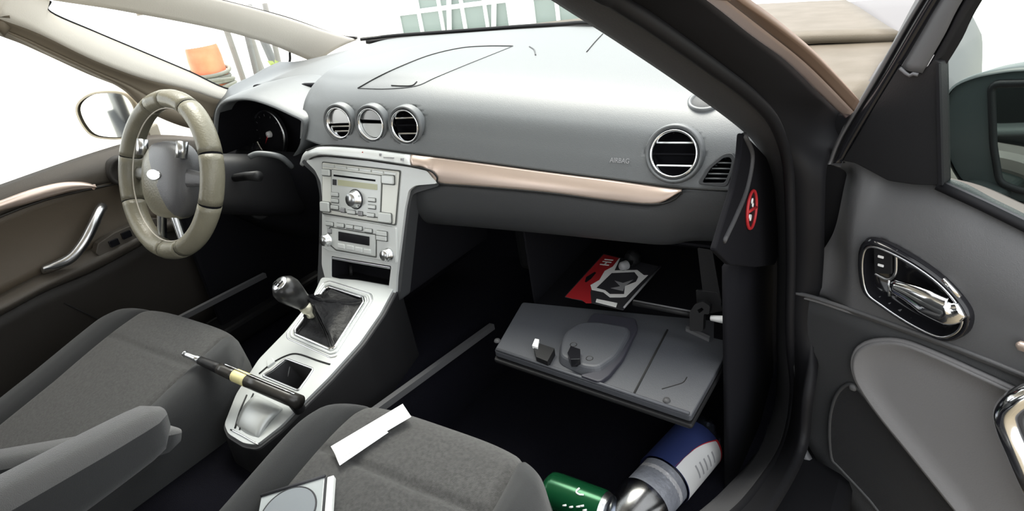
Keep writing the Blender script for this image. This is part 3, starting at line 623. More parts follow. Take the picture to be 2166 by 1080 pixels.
for nm, an0, an1, r0 in (('spoke', 172, 190, .062), ('spoke', 350, 368, .062), ('spoke', 248, 258, .058), ('spoke', 282, 292, .058)):
    a0, a1 = math.radians(an0), math.radians(an1); am = (a0+a1)/2; rows = []
    for r, k, h in ((r0, 1.2, .010), (.10, .9, .002), (WR-.010, .8, -.006)):
        d = WC; hw = (a1-a0)/2*.10*k
        c_ = WC+wu*math.cos(am)*r+wv*math.sin(am)*r+WN*h; tdir = -wu*math.sin(am)+wv*math.cos(am)
        rows.append([c_-tdir*hw-WN*.01, c_-tdir*hw+WN*.0, c_-tdir*hw*.5+WN*.004, c_+tdir*hw*.5+WN*.004, c_+tdir*hw, c_+tdir*hw-WN*.01])
    mesh(nm, *gridmesh(rows, closed_u=True), SATIN if an0 != 350 else HL, SW)
for s_ in (-1, 1):
    o = WC+wu*s_*.072+wv*.052; tube('spoke_button_pod', [o-wv*.016+WN*.016, o+wv*.016+WN*.014], .011, SATIN, SW, 10)
# ================================================================== centre console
CP = Pl((.005, -.135, .297), (0, -.285, 1)); CON = empty('centre_console', (0, -.3, .05)); tag(CON, 'silver topped centre console with cup holder between the front seats', 'console')
cout = [(684, 592), (662, 640), (610, 705), (552, 765), (505, 838), (480, 902), (488, 922), (520, 942), (548, 946), (600, 905), (645, 858), (700, 803), (765, 730), (808, 668), (838, 612), (760, 598)]
co = pxpoly(CP, cout, .008)
boot_px = [(703, 613), (772, 636), (774, 646), (713, 742), (703, 745), (630, 713), (629, 704), (692, 616)]
cup_px = [(609, 764), (668, 786), (655, 806), (636, 832), (560, 800), (580, 788)]
tray_px = [(548, 842), (604, 870), (600, 882), (545, 936), (500, 910), (510, 885)]
bo, cu_, tr = pxpoly(CP, boot_px, .004), pxpoly(CP, cup_px, .005), pxpoly(CP, tray_px, .006)
holed('top_plate', CP, co, [bo, cu_], .008, SILVC, CON, .002)
c3 = sum((V((x, y, 0)) for x, y in co), V())/len(co)
co2 = [(c3.x+(x-c3.x)*1.07, c3.y+(y-c3.y)*1.03) for x, y in co]
loopwall('side_skirt', CP, co2, 0, BLACK, CON, z1=.02, flare=.06)
holed('edge_border', CP.off(-.004), co2, [[(c3.x+(x-c3.x)*.99, c3.y+(y-c3.y)*.99) for x, y in co]], .007, PILL, CON, .002)
cup('cup_holder', CP, cu_, .07, PILL, CON, .10, .004)
tube('cup_divider', cr([CP.off(-.01).at(612, 772), CP.off(-.03).at(606, 800), CP.off(-.05).at(600, 812)], 4), .003, SILVC, CON, 6)
pxprism('cup_holder_tab', CP, [(571, 770), (582, 764), (588, 772), (572, 784)], .006, .012, SILVC, CON, .002, .001)
tube('cup_holder_rim', [CP.p(x, y, .008) for x, y in cu_], .0022, SATIN, CON, 6, closed=True)
# swept lid of the tray behind
tl = [CP.uv(*p) for p in ((548, 842), (604, 870))]; bl = [CP.uv(*p) for p in ((500, 910), (546, 938))]
rows = []
for t in range(9):
    s_ = t/8; a = V(tl[0])*(1-s_)+V(bl[0])*s_; b = V(tl[1])*(1-s_)+V(bl[1])*s_; h = .010+.014*math.sin(math.pi*min(1, s_*.95+.05))**.7-.004*s_
    rows.append([CP.p(*(a+(b-a)*k/6), h-.004*(abs(k-3)/3)**2) for k in range(7)])
mesh('tray_lid', *gridmesh(rows), SILVC, CON, thick=.012)
for pts in ([(548, 790), (575, 768), (605, 752), (630, 748), (672, 762), (698, 770)], [(522, 835), (508, 868), (497, 905)], [(536, 832), (520, 868), (507, 908)], [(488, 908), (515, 922), (546, 940)]):
    tube('groove_line', cr([CP.off(.0085).at(*p) for p in pts], 5), .0016, BLACK if pts[0][0] != 488 else CHROME, CON, 6)
fr = [CP.p(x, y, .009) for x, y in bo]; tube('gear_surround', fr, .0035, CHROME, CON, 8, closed=True)
bc = V((sum(x for x, y in bo)/len(bo), sum(y for x, y in bo)/len(bo)))
for k, m_, r in ((1.14, SILVC, .0035), (1.26, SATIN, .002)):
    tube('gear_surround', [CP.p(bc.x+(x-bc.x)*k, bc.y+(y-bc.y)*k*.97, .007) for x, y in bo], r, m_, CON, 8, closed=True)
# ---- gear lever
GB = CP.at(692, 680); KN = at(609, 614, 'x', -.035)
GL = empty('gear_lever', GB); tag(GL, 'gear lever with round black knob, bare collar and crumpled black boot', 'gear lever')
gd = (KN-GB).normalized(); ga, gb_, _ = frame(gd); rows = []; random.seed(3)
B0 = [CP.p(x, y, .006) for x, y in bo]; n_ = len(B0)
offs = [random.uniform(-1, 1) for _ in range(n_)]
lev = [(0, 0, 0), (.22, .008, .004), (.42, -.004, .010), (.60, .012, .020), (.72, -.002, .030), (.82, .010, .036), (.90, .006, .040), (.93, .012, .050)]
for t, ww, h in lev:
    tip = GB+gd*(.045 if t > .6 else .03); row = []
    for i, p in enumerate(B0):
        q_ = p*(1-t)+(GB+CP.n*.006)*t; q_ = q_+CP.n*h*1.0+gd*h*.3
        q_ += (p-GB).normalized()*ww*.9*offs[(i*3+int(t*50)) % n_]+CP.n*.011*math.sin(i*1.7+t*9)*(t*(1-t)*4)
        row.append(q_)
    rows.append(row)
mesh('boot', *gridmesh(rows, closed_u=True), mat('boot_leather', (.006, .006, .007), .5, bump=(90, .8), spec=.3), GL, sub=1)
tube('shaft', [GB+gd*.01, KN-gd*.02], .007, SATIN, GL, 12)
s0 = GB+gd*((KN-GB).length*.30)
lathe('collar', s0, gd, [(.012, 0), (.017, .006), (.013, .012), (.016, .02), (.015, .03), (.011, .036)], mat('worn_collar', (.55, .53, .42), .35, .6), GL, n=20)
for k in range(5):
    an = k*1.3; tube('torn_boot_strip', cr([s0+(ga*math.cos(an)+gb_*math.sin(an))*r+gd*h for r, h in ((.010, .004), (.020, -.004), (.026, -.016))], 4), .003, BLACK, GL, 6)
lathe('knob', KN, gd, [(.008, -.048), (.013, -.045), (.017, -.034), (.022, -.016), (.0255, 0), (.024, .012), (.018, .020), (.010, .0235), (0, .0245)], mat('knob_leather', (.02, .02, .02), .28), GL, n=36)
KPn = gd; kb = lathe('knob_cap', KN+gd*.019, gd, [(.0165, -.002), (.016, .003), (.013, .0052), (0, .0062)], SATIN, GL, n=28)
KP = Pl(KN+gd*.0255, gd, ga)
for pts in ([(-.009, -.007), (-.009, .007)], [(0, -.007), (0, .007)], [(.009, 0), (.009, .007)], [(-.009, 0), (.009, 0)]):
    tube('shift_pattern', [KP.p(*p) for p in pts], .0011, BLACK, kb, 6)
tube('reverse_ring', [KN-gd*.047+(ga*math.cos(t*.5236)+gb_*math.sin(t*.5236))*.012 for t in range(12)], .003, BLACK, GL, 6, closed=True)
# ---- handbrake lever lying across
L0 = CP.off(.03).at(628, 848); L1 = at(388, 747, 'y', -.425)
HB = empty('handbrake_lever', L0); tag(HB, 'long black lever with silver tip and pale yellow reflection over the console', 'lever')
ld = (L1-L0); LL = ld.length; ld.normalize()
LEVM = mat('lever_black_brown', (.030, .028, .025), .3)
def lp(t): return L0+ld*LL*t
def seg(nm, t0, t1, r0, r1, m_, par=HB): return tube(nm, [lp(t0+(t1-t0)*k/4) for k in range(5)], [r0+(r1-r0)*k/4 for k in range(5)], m_, par, 16, flat=.85)
hg = seg('handle', -.02, .42, .0145, .0138, LEVM)
seg('yellow_reflection_band', .41, .52, .0140, .0137, YEL); seg('upper_handle', .51, .66, .0135, .0115, LEVM); seg('grip', .65, .84, .0115, .0085, BLACK); seg('silver_tip', .84, .985, .0085, .006, SATIN)  # yellow part is a reflection coloured onto the handle
tube('tip_button', [lp(.98), lp(.992), lp(1.0)], [.006, .0055, .003], CHROME, HB, 12)
tube('silver_line', cr([lp(.62)+V((0, .004, .011)), lp(.55)+V((0, .002, .0140)), lp(.45)+V((0, .001, .0140)), lp(.3)+V((0, 0, .0145)), lp(0)+V((0, 0, .0147))], 4), .0012, CHROME, HB, 6)
lathe('pivot', L0-CP.n*.03+ld*.012, CP.n, [(.010, 0), (.010, .03)], BLACK, HB, n=16)
# ================================================================== glovebox
GBX = empty('glovebox', (.47, .05, .2)); tag(GBX, 'open glovebox hanging down below the passenger side of the dashboard', 'glovebox')
hl, hr = at(1105, 638, 'y', .02), at(1572, 683, 'y', .025); fl_, fr_ = at(1045, 741, 'y', -.128), at(1462, 880, 'y', -.14)
LP = Pl((hl+hr+fl_+fr_)/4, (fl_-hl).cross(fr_-hl)*-1 if (fl_-hl).cross(fr_-hl).z < 0 else (fl_-hl).cross(fr_-hl))
lidpx = [(1105, 638), (1572, 683), (1462, 880), (1045, 741)]
lid = pxprism('lid', LP, lidpx, -.012, 0, LID, GBX, .006, .002)
pxprism('lid_outer_skin', LP, [(1100, 640), (1576, 684), (1464, 886), (1041, 745)], -.022, -.014, BLACK, lid, .006, .003)
# raised latch housing
hx = pxpoly(LP, [(1182, 735), (1192, 712), (1225, 690), (1270, 690), (1340, 702), (1338, 720), (1310, 770), (1268, 800), (1232, 796), (1180, 770)], .012)
prism('latch_housing', LP, hx, -.002, .016, LID, lid, .004, .12)
ho = pxpoly(LP, [(1255, 668), (1345, 680), (1350, 700), (1318, 765), (1290, 800), (1268, 815), (1225, 800), (1268, 790), (1305, 750), (1325, 712), (1240, 690)], .008)
prism('housing_shoulder', LP, ho, -.002, .008, mat('lid_dark', (.03, .03, .04), .45), lid, .003)
for a, b in ((1213, 729), (1247, 758)):
    o = LP.off(.0155).at(a, b); lathe('screw_recess', o, LP.n, [(.0062, .0005), (.0052, .0015), (.0046, -.0005), (0, -.0005)], BLACK, lid, n=16)
pxprism('latch', LP, [(1203, 772), (1210, 757), (1230, 764), (1230, 785), (1210, 786)], .010, .026, GLOSS, lid, .001, .001)
lt = pxprism('latch_block', LP, [(1130, 745), (1140, 738), (1175, 750), (1160, 778), (1136, 768)], -.001, .014, BLACK, lid, .001, .001)
pxprism('latch_pin', LP, [(1128, 748), (1134, 733), (1143, 735), (1140, 752)], .012, .018, WHITE, lid, .001, .001)
tube('lid_groove', [LP.off(.0005).at(1412, 697), LP.off(.0005).at(1340, 834)], .0016, GROOVE, lid, 6)
tube('lid_scratch', cr([LP.off(.0003).at(*p) for p in ((1400, 822), (1425, 815), (1445, 808), (1453, 797))], 4), .0008, GROOVE, lid, 6)
for a, b in ((1052, 721), (1410, 847)): lathe('bump_stop', LP.at(a, b), LP.n, [(.006, 0), (.005, .003), (0, .004)], PILL, lid, n=14)
tube('front_lip', [LP.off(.002).at(1050, 738), LP.off(.002).at(1458, 874)], .0028, LID, lid, 8)
# bin
bin_f = []
X0, X1, Y0, Y1, Z0, Z1 = .29, .685, .03, .30, .235, .40
mesh('bin', [V((X0, Y0, Z0)), V((X1, Y0, Z0)), V((X1, Y0, Z1)), V((X0, Y0, Z1)), V((X0, Y1, Z0+.02)), V((X1, Y1, Z0+.02)), V((X1, Y1, Z1)), V((X0, Y1, Z1))], [(0, 1, 5, 4), (4, 5, 6, 7), (0, 4, 7, 3), (1, 2, 6, 5), (3, 7, 6, 2)], MATT, GBX, smooth=False, thick=.006)
tube('hinge_bar', [at(1340, 640, 'y', .0), at(1485, 668, 'y', .0)], .005, BLACK, GBX, 10)
tube('hinge_bar_edge', [at(1340, 635, 'y', -.002), at(1485, 662, 'y', -.002)], .0015, STRIPM, GBX, 6)
# damper clip
hc = at(1485, 662, 'y', -.01)
pts = [at(a, b, 'y', -.012) for a, b in ((1468, 690), (1466, 660), (1476, 640), (1492, 634), (1503, 644), (1500, 672))]
q_ = []
CLP = Pl(hc, (0, -1, .2))
holed('damper_clip', CLP, pxpoly(CLP, [(1464, 694), (1464, 655), (1475, 638), (1492, 632), (1507, 642), (1505, 660), (1494, 658), (1492, 695)], .003), [pxpoly(CLP, [(1480, 650), (1490, 645), (1494, 650), (1484, 657)], .001)], .012, BLACK, GBX, .001)
pxprism('clip_rail', LP, [(1452, 694), (1502, 716), (1500, 723), (1450, 700)], 0, .006, STRIPM, GBX, .001, .001)
for a, b, c_, d_ in ((1490, 540, 1500, 640), (1515, 540, 1530, 650)): pass
pxprism('stay_arm', Pl((.62, .03, .33), (0, -1, .15)), [(1478, 520), (1510, 525), (1530, 640), (1512, 650), (1490, 620)], 0, .008, BLACK, GBX, .004, .001)
pxprism('stay_plate', Pl((.60, .02, .28), (0, -1, .15)), [(1474, 610), (1520, 615), (1532, 655), (1505, 660), (1476, 640)], 0, .006, BLACK, GBX, .003, .001)
WP = empty('white_plug', at(1530, 678, 'y', -.02)); tag(WP, 'small white plastic plug on the corner of the glovebox lid', 'plug')
a, b = at(1504, 672, 'y', -.016), at(1550, 678, 'y', -.016)
tube('plug_body', [a, a*.5+b*.5, b], [.0055, .0075, .0078], WHITE, WP, 8, flat=.8); tube('plug_collar', [b, b+(b-a).normalized()*.003], .0088, WHITE, WP, 8)
# hints of heater box and wiring in the footwell
HT = empty('heater_box', (.24, .2, .2)); tag(HT, 'dark heater housing in the passenger footwell beside the stack', 'heater box')
lathe('blower', (.225, .20, .27), (.4, -1, .3), [(.050, -.04), (.050, .01), (.04, .018), (.02, .02), (0, .02)], BLACK, HT, n=28)
box('housing', (.20, .24, .30), (.05, .06, .09), BLACK, HT, .015)
tube('duct', cr([(.17, .18, .36), (.21, .14, .375), (.25, .16, .37)], 5), .022, BLACK, HT, 12)
# ---- bulb card
cz = [at(1194, 627, 'z', .268), at(1276, 536, 'z', .268), at(1399, 564, 'z', .268), at(1318, 655, 'z', .268)]
CA = empty('bulb_card', (sum(cz, V())/4)-V((0, 0, .003))); tag(CA, 'red and black H1 bulb card lying in the open glovebox', 'packaging')
CDP = Pl(sum(cz, V())/4, (0, 0, 1), (cz[2]-cz[1]))
cpx = lambda pts, r=0: pxpoly(CDP, pts, r)
card = prism('card', CDP, cpx([(1194, 627), (1276, 536), (1399, 564), (1318, 655)], .002), -.001, .0, PRINTD, CA)
prism('red_area', CDP, cpx([(1196, 627), (1277, 538), (1311, 546), (1300, 567), (1280, 578), (1268, 597), (1253, 603), (1249, 618), (1251, 641), (1240, 641), (1230, 634), (1210, 631)]), 0, .0003, RED, CA)
prism('white_outline', CDP, cpx([(1312, 546), (1300, 572), (1348, 571), (1362, 582), (1371, 582), (1324, 628), (1313, 629), (1290, 629), (1276, 618), (1252, 613), (1249, 603), (1268, 592), (1279, 573), (1296, 564), (1309, 547)]), .0003, .0006, PAPER, CA)
prism('picture', CDP, cpx([(1294, 578), (1342, 576), (1350, 586), (1345, 596), (1322, 605), (1320, 622), (1290, 622), (1280, 614), (1262, 609)]), .0006, .0009, PRINTD, CA)
prism('picture_glow', CDP, cpx([(1300, 594), (1318, 599), (1340, 592), (1322, 606), (1318, 616), (1292, 610), (1312, 606)]), .0009, .0011, PRINTG, CA)
prism('hang_slot', CDP, cpx([(1237, 596), (1240, 586), (1258, 575), (1261, 577), (1250, 590), (1240, 597)]), .0003, .0006, MATT, CA)
ua = V(CDP.uv(1276, 536))-V(CDP.uv(1194, 627)); ang = math.atan2(ua.y, ua.x); tu = CDP.uv(1285, 554)
text('lettering', 'H1', CDP, tu[0], tu[1], .0005, .026, ang, WHITE, CA, bold=True)
prism('white_lettering', CDP, cpx([(1262, 632), (1306, 641), (1303, 650), (1260, 639)]), .0003, .0006, PAPER, CA)
tube('blister_edge', [CDP.p(*CDP.uv(1320, 653), .003), CDP.p(*CDP.uv(1397, 566), .003)], .002, mat('blister_plastic', (.25, .25, .26), .25), CA, 6)
BLB = empty('spare_bulb', at(1327, 553, 'z', .28)); tag(BLB, 'small dark bulb lying behind the red card', 'bulb')
lathe('bulb_base', at(1336, 546, 'z', .287), (-.3, -.8, .1), [(0, -.012), (.014, -.012), (.016, 0), (.012, .008)], BLACK, BLB, n=18)
lathe('bulb_cap', at(1319, 562, 'z', .28), (-.3, -.8, .1), [(.009, -.008), (.009, .004), (.006, .008), (0, .009)], PRINTG, BLB, n=16)
# ================================================================== seats
def sm(t): t = max(0, min(1, t)); return t*t*(3-2*t)
def seat(cx, w, yf, L, zf, lab, grp, arm_side, tilt=.2, cross=.25):
    t = empty('bucket_seat', (cx, yf-L/2, 0)); tag(t, lab, 'seat', grp)
    NU, NV = 80, 120; us = [-1+2*i/NU for i in range(NU+1)]; vsn = [i/NV for i in range(NV+1)]
    us = [math.copysign(abs(u)**.9, u) for u in us]; SEAM = .66
    k0 = min(range(len(us)), key=lambda i: abs(us[i]+SEAM)); us[k0] = -SEAM; us[NU-k0] = SEAM
    def P_(u, v):
        vv = 2*v-1; x = cx+w*u*(1-.13*max(0, -vv)**5)*(1-.03*v); y = yf-L*v-(.055*abs(u)**4)*(1-v)**3
        eu = max(0, (abs(u)-.84)/.16); ev = max(0, (.10-v)/.10); e = min(1, math.hypot(eu, ev))
        z = zf-tilt*L*v+.016*sm((abs(u)-SEAM+.05)/.2)*sm(v/.25+.2)-.05*(1-math.sqrt(max(0, 1-e*e)))
        z += .010*math.sin(min(1, v/.5)*math.pi)*(1-u*u)*.6
        g = math.exp(-((abs(u)-SEAM)/.022)**2)*.006+math.exp(-((v-cross+.03*u*u)/.014)**2)*.0065*(1 if abs(u) < SEAM else 0)
        return V((x, y, z-g))
    G = [[P_(u, v) for u in us] for v in vsn]
    def sub(i0, i1): return [r[i0:i1+1] for r in G]
    mesh('seat_panel', *gridmesh(sub(k0, NU-k0)), FAB, t)
    for i0, i1 in ((0, k0), (NU-k0, NU)): mesh('side_bolster', *gridmesh(sub(i0, i1)), FAB2, t)
    # skirt round front and sides
    per = [r[0] for r in G[::-1]]+G[0][1:]+[r[-1] for r in G[1:]]
    c = V((cx, yf-L/2, 0)); rows = []
    for dz, k in ((0, 1), (-.03, 1.012), (-.08, 1.01), (-.14, .97)): rows.append([V((c.x+(p.x-c.x)*k, c.y+(p.y-c.y)*k, max(.06, p.z+dz))) for p in per])
    mesh('seat_valance', *gridmesh(rows), FAB2, t)
    box('seat_base', (cx, yf-L*.55, .06), (w*.8, L*.36, .055), BLACK, t, .01)
    # backrest, reclined behind the cushion
    rows = []
    for k in range(13):
        s_ = k/12; yb = yf-L*.93-.30*s_**1.1; zb = zf-tilt*L*.9+.03+.60*s_; ww = w*(1.02-.12*s_)
        rows.append([V((cx+ww*math.sin(a)*1.0, yb+.055*math.cos(a)*(1 if math.cos(a) > 0 else 1.2)+.025*abs(math.sin(a))**3, zb)) for a in [j*math.pi/14 for j in range(28)]])
    vs_, fs = gridmesh(rows, closed_u=True); mesh('backrest', vs_, fs+[tuple(range(28)), tuple(range(12*28, 13*28))], FAB2, t)
    box('headrest', (cx, yf-L*.93-.36, zf+.62), (w*.55, .045, .08), FAB2, t, .03)
    return t
def armrest(t, a, b, wid, h0, h1, m_, lab):
    """long rounded pad from tip a to root b (top centre line)"""
    a, b = V(a), V(b); d = (b-a).normalized(); sd = d.cross(V((0, 0, 1))).normalized(); up_ = sd.cross(d); rows = []
    Ln = (b-a).length
    for k in range(15):
        s_ = k/14; e = math.sqrt(max(.0, 1-max(0, (.12-s_)/.12)**2)); e = max(e, .12); hw = wid*(.86+.14*min(1, s_*3))*(.35+.65*e); hh = (h0+(h1-h0)*s_)*(.4+.6*e); c = a+d*Ln*s_-up_*hh*.5-up_*(1-e)*.012
        rows.append([c+sd*hw*math.copysign(abs(math.cos(q*math.pi/12))**.55, math.cos(q*math.pi/12))+up_*hh*.5*math.copysign(abs(math.sin(q*math.pi/12))**.55, math.sin(q*math.pi/12)) for q in range(24)])
    vs_, fs = gridmesh(rows, closed_u=True); o = mesh('armrest', vs_, fs+[tuple(range(24)), tuple(range(14*24, 15*24))], FAB2, t); o['label'] = lab
    ord_ = list(range(1, 12)) if sum((r[6].z-r[18].z) for r in rows) > 0 else list(range(13, 24))
    mesh('armrest_lit_top', *gridmesh([[r[q_]+up_*.0015 for q_ in ord_] for r in rows]), m_, o)  # top surface in a lighter colour, painted as lit from above
    return o
PS = seat(.385, .225, -.352, .47, .292, 'dark grey fabric passenger seat with papers on its cushion', 'front seats', -1)
DS = seat(-.315, .235, -.300, .47, .290, 'dark grey fabric driver seat behind the steering wheel', 'front seats', 1, tilt=.22)
armrest(PS, at(338, 848, 'x', .105), at(-160, 1100, 'x', .105), .030, .060, .10, ARM, 'grey fabric armrest')
armrest(DS, at(380, 893, 'x', -.045), at(-150, 985, 'x', -.045), .026, .042, .055, ARM, 'grey fabric armrest')
# ---- papers and disc case on the passenger cushion
SP = Pl((.385, -.352, .292), (0, -.2, 1))
def on_seat(px, py):
    return SP.off(.012).at(px, py)
PP = SP.off(.013)
p1_ = prism('paper_strip', PP, pxpoly(PP, [(700, 944), (852, 854), (870, 881), (716, 972)]), 0, .0006, PAPER); tag(p1_, 'upper white paper strip lying on passenger seat cushion', 'paper', 'paper strips on the seat')
p2_ = prism('paper_strip', PP, pxpoly(PP, [(704, 950), (800, 900), (821, 913), (718, 983)]), -.0012, -.0004, PAPER); tag(p2_, 'shorter white paper strip tucked under the longer one on the seat', 'paper', 'paper strips on the seat')
A_, B_ = V(PP.uv(690, 1013)), V(PP.uv(556, 1055)); e1 = (B_-A_); Lc = e1.length; e1.normalize(); e2 = V((e1.y, -e1.x))
if (PP.p(*(A_+e2*.1))-CAM).length > (PP.p(*A_)-CAM).length: e2 = -e2
CS = empty('disc_case', PP.p(*(A_+e1*Lc/2))); tag(CS, 'clear plastic disc case holding a grey disc on the passenger seat', 'disc case')
def cq(a, b): return tuple(A_+e1*a+e2*b)
H_ = Lc*.92
prism('tray', PP, [cq(0, 0), cq(Lc, 0), cq(Lc, H_), cq(0, H_)], 0, .005, mat('case_grey', (.40, .43, .44), .25), CS, .001)
dc = A_+e1*Lc*.52+e2*H_*.5
prism('disc', PP, [tuple(dc+V((math.cos(t*math.pi/24), math.sin(t*math.pi/24)))*H_*.46) for t in range(48)], .005, .0068, mat('grey_disc', (.30, .33, .36), .22, .3), CS)
tube('disc_edge', [PP.p(*(dc+V((math.cos(t*math.pi/24), math.sin(t*math.pi/24)))*H_*.465), .0062) for t in range(48)], .0012, PRINTD, CS, 6, closed=True)
tube('dark_spine', [PP.p(*cq(-.001, -.001), .006), PP.p(*cq(Lc, -.001), .006)], .0022, PRINTD, CS, 6)
prism('clear_spine', PP, [cq(-.014, .004), cq(-.005, .004), cq(-.005, H_), cq(-.014, H_)], 0, .008, mat('clear_white_plastic', (.75, .76, .74), .12), CS, .001)
prism('hinge_gap', PP, [cq(-.006, .002), cq(-.001, .002), cq(-.001, H_), cq(-.006, H_)], 0, .006, PRINTD, CS)
# ================================================================== passenger door, swung open
DA = math.radians(68); DD = V((math.sin(DA), -math.cos(DA), 0)); DN = V((-math.cos(DA), -math.sin(DA), 0)); DH = V((.82, .02, 0))
DP = Pl(DH, DN, DD)   # inner face, u along the door from the hinge, v up
if DP.v.z < 0: DP.v = -DP.v
PD = empty('vehicle_door', DH+DD*.5); tag(PD, 'open passenger door with charcoal trim and chrome inner handle', 'door', kind='thing')
def dpoly(pts, r=0): return pxpoly(DP, pts, r)
# upper trim: a surface that rolls back at the top and dips at the front edge
upt = cr([(1742, 346), (1785, 336), (1830, 360), (1872, 386), (1990, 396), (2080, 440), (2166, 484), (2400, 610)], 14)
upb = cr([(1668, 616), (1720, 628), (1780, 648), (1840, 668), (1990, 722), (2080, 757), (2166, 792), (2400, 890)], 14)
rows = []
for k in range(41):
    t = k/40; row = []
    for (ax_, ay), (bx_, by) in zip(upt, upb):
        px, py = ax_+(bx_-ax_)*t, ay+(by-ay)*t
        if px < 1900:   # concave front edge
            px += 48*math.sin(math.pi*min(1, t*1.1))*max(0, min(1, (1800-px)/120))*1.0
        w_ = -.030*(1-t)**3+.014*math.sin(math.pi*t)+.010*sm((t-.6)/.4)-.045*sm((1815-px)/85)*sm(t/.18)*(1-.6*sm((t-.7)/.3))+.012*(1-sm(t/.2))*sm((1800-px)/60)
        u, v = DP.uv(px, py); row.append(DP.p(u, v, w_))
    rows.append(row)
utrim = mesh('upper_trim', *gridmesh(rows), DOORP, PD, thick=.02)
# lower trim
lob = cr([(1690, 938), (1705, 965), (1722, 992), (1760, 1055), (1830, 1160), (1930, 1260), (2050, 1330), (2350, 1480)], 14)
rows = []
for k in range(11):
    t = k/10; row = []
    for (ax_, ay), (bx_, by) in zip(upb, lob):
        px, py = ax_+(bx_-ax_)*t, ay+(by-ay)*t; px += -18*math.sin(math.pi*t)*max(0, min(1, (1760-px)/90)) + 10*math.sin(math.pi*t)*max(0, min(1, (1760-px)/90))
        u, v = DP.uv(px, py); row.append(DP.p(u, v, .004-.020*sm(t)))
    rows.append(row)
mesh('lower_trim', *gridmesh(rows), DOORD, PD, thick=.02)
tube('crease_bead', [DP.off(.012).at(*p) for p in upb], .003, DOORP, PD, 8)
tube('crease_bead', [DP.off(.008).at(p[0]+2, p[1]+7) for p in upb], .002, DOORF, PD, 8)
tube('lower_edge_seal', [DP.off(-.012).at(*p) for p in lob], .008, STRIPM, PD, 8)
# outer skin and bottom
sk = [(1748, 380), (1990, 440), (2166, 528), (2420, 670), (2380, 1500), (2050, 1340), (1830, 1165), (1700, 945), (1690, 700)]
prism('outer_skin', DP, dpoly(sk, .02), -.11, -.045, PAINT, PD, .02)
# grey padded insert with its bead
ins = cr([(1813, 775), (1815, 745), (1832, 724), (1868, 713), (1920, 716), (1990, 742), (2080, 782), (2166, 822), (2320, 900), (2330, 1200), (2140, 1200), (2040, 1082), (1940, 958), (1870, 872), (1828, 812)], 4, closed=True)
iu = dpoly(ins); ic_ = V((sum(p[0] for p in iu)/len(iu), sum(p[1] for p in iu)/len(iu))); rows = []
for k, w_ in ((1.0, -.012), (1.0, .008), (.985, .014), (.95, .014), (.88, .008), (.6, .006), (.3, .006), (.05, .006)):
    rows.append([DP.p(ic_.x+(x-ic_.x)*k, ic_.y+(y-ic_.y)*k, w_) for x, y in iu])
vs_, fs = gridmesh(rows, closed_u=True); mesh('padded_insert', vs_, fs+[tuple(range(len(iu)*7, len(iu)*8))], DOORF, PD)
tube('insert_bead', [DP.p(x, y, .009) for x, y in iu], .0035, DOORF, PD, 8, closed=True)
# speaker grille
spk = cr([(1757, 965), (1754, 890), (1768, 836), (1796, 812), (1820, 830), (1870, 895), (1960, 1005), (2030, 1085), (2080, 1180), (1960, 1200), (1840, 1060), (1775, 990)], 4, closed=True)
MESH = mat('speaker_mesh', (.022, .022, .024), .6)
nt = MESH.node_tree; wv_ = nt.nodes.new('ShaderNodeTexWave'); wv_.bands_direction = 'Z'; wv_.inputs['Scale'].default_value = 190; wv_.inputs['Distortion'].default_value = 0
tcn = nt.nodes.new('ShaderNodeTexCoord'); bpn = nt.nodes.new('ShaderNodeBump'); bpn.inputs['Strength'].default_value = .9; bpn.inputs['Distance'].default_value = .002
nt.links.new(tcn.outputs['Object'], wv_.inputs[0]); nt.links.new(wv_.outputs['Fac'], bpn.inputs['Height']); nt.links.new(bpn.outputs[0], nt.nodes['Principled BSDF'].inputs['Normal'])
su = dpoly(spk); prism('speaker_grille', DP, su, -.03, -.001, MESH, PD, .003)
tube('speaker_rim', [DP.p(x, y, -.002) for x, y in su], .003, DOORD, PD, 8, closed=True)
lathe('speaker_stud', DP.off(.0).at(1804, 819), DN, [(.006, 0), (.004, .003), (0, .003)], STRIPM, PD, n=12)
# inner handle
hz = cr([(1838, 560), (1840, 520), (1852, 502), (1885, 507), (1950, 540), (2010, 582), (2050, 625), (2065, 655), (2058, 685), (2030, 702), (1995, 698), (1935, 668), (1880, 632), (1848, 605)], 4, closed=True)
hu = dpoly(hz); hcn = V((sum(p[0] for p in hu)/len(hu), sum(p[1] for p in hu)/len(hu))); rows = []
for k, w_ in ((1.06, .010), (1.03, .022), (.98, .024), (.93, .019), (.90, .010), (.80, -.002), (.3, -.006), (.02, -.006)):
    rows.append([DP.p(hcn.x+(x-hcn.x)*k, hcn.y+(y-hcn.y)*k, w_) for x, y in hu])
vs_, fs = gridmesh(rows, closed_u=True); hd = mesh('inner_handle', vs_, fs+[tuple(range(len(hu)*7, len(hu)*8))], GLOSS, PD); hd['label'] = 'black oval handle recess with chrome pull'
cut(utrim, DP, [(hcn.x+(x-hcn.x)*.97, hcn.y+(y-hcn.y)*.97) for x, y in hu], .1)
tube('bezel_ring', [DP.p(hcn.x+(x-hcn.x)*.93, hcn.y+(y-hcn.y)*.93, .023) for x, y in hu], .0017, SATIN, hd, 8, closed=True)
DQ = DP.off(.018)
pxprism('lock_switch', DQ, [(1850, 518), (1889, 523), (1889, 578), (1852, 576)], -.012, .003, BLACK, hd, .002, .001)
for y in (541, 559): pxbox('lock_symbol', DQ, 1866, y, 13, 5, .002, .0036, WHITE, hd, 0, .0008)
tube('switch_divider', cr([DQ.at(*p) for p in ((1895, 528), (1896, 560), (1893, 580), (1880, 590), (1862, 584), (1852, 578))], 4), .0022, SATIN, hd, 8)
tube('switch_divider', [DQ.at(1880, 590), DQ.at(1882, 625)], .0022, SATIN, hd, 8)
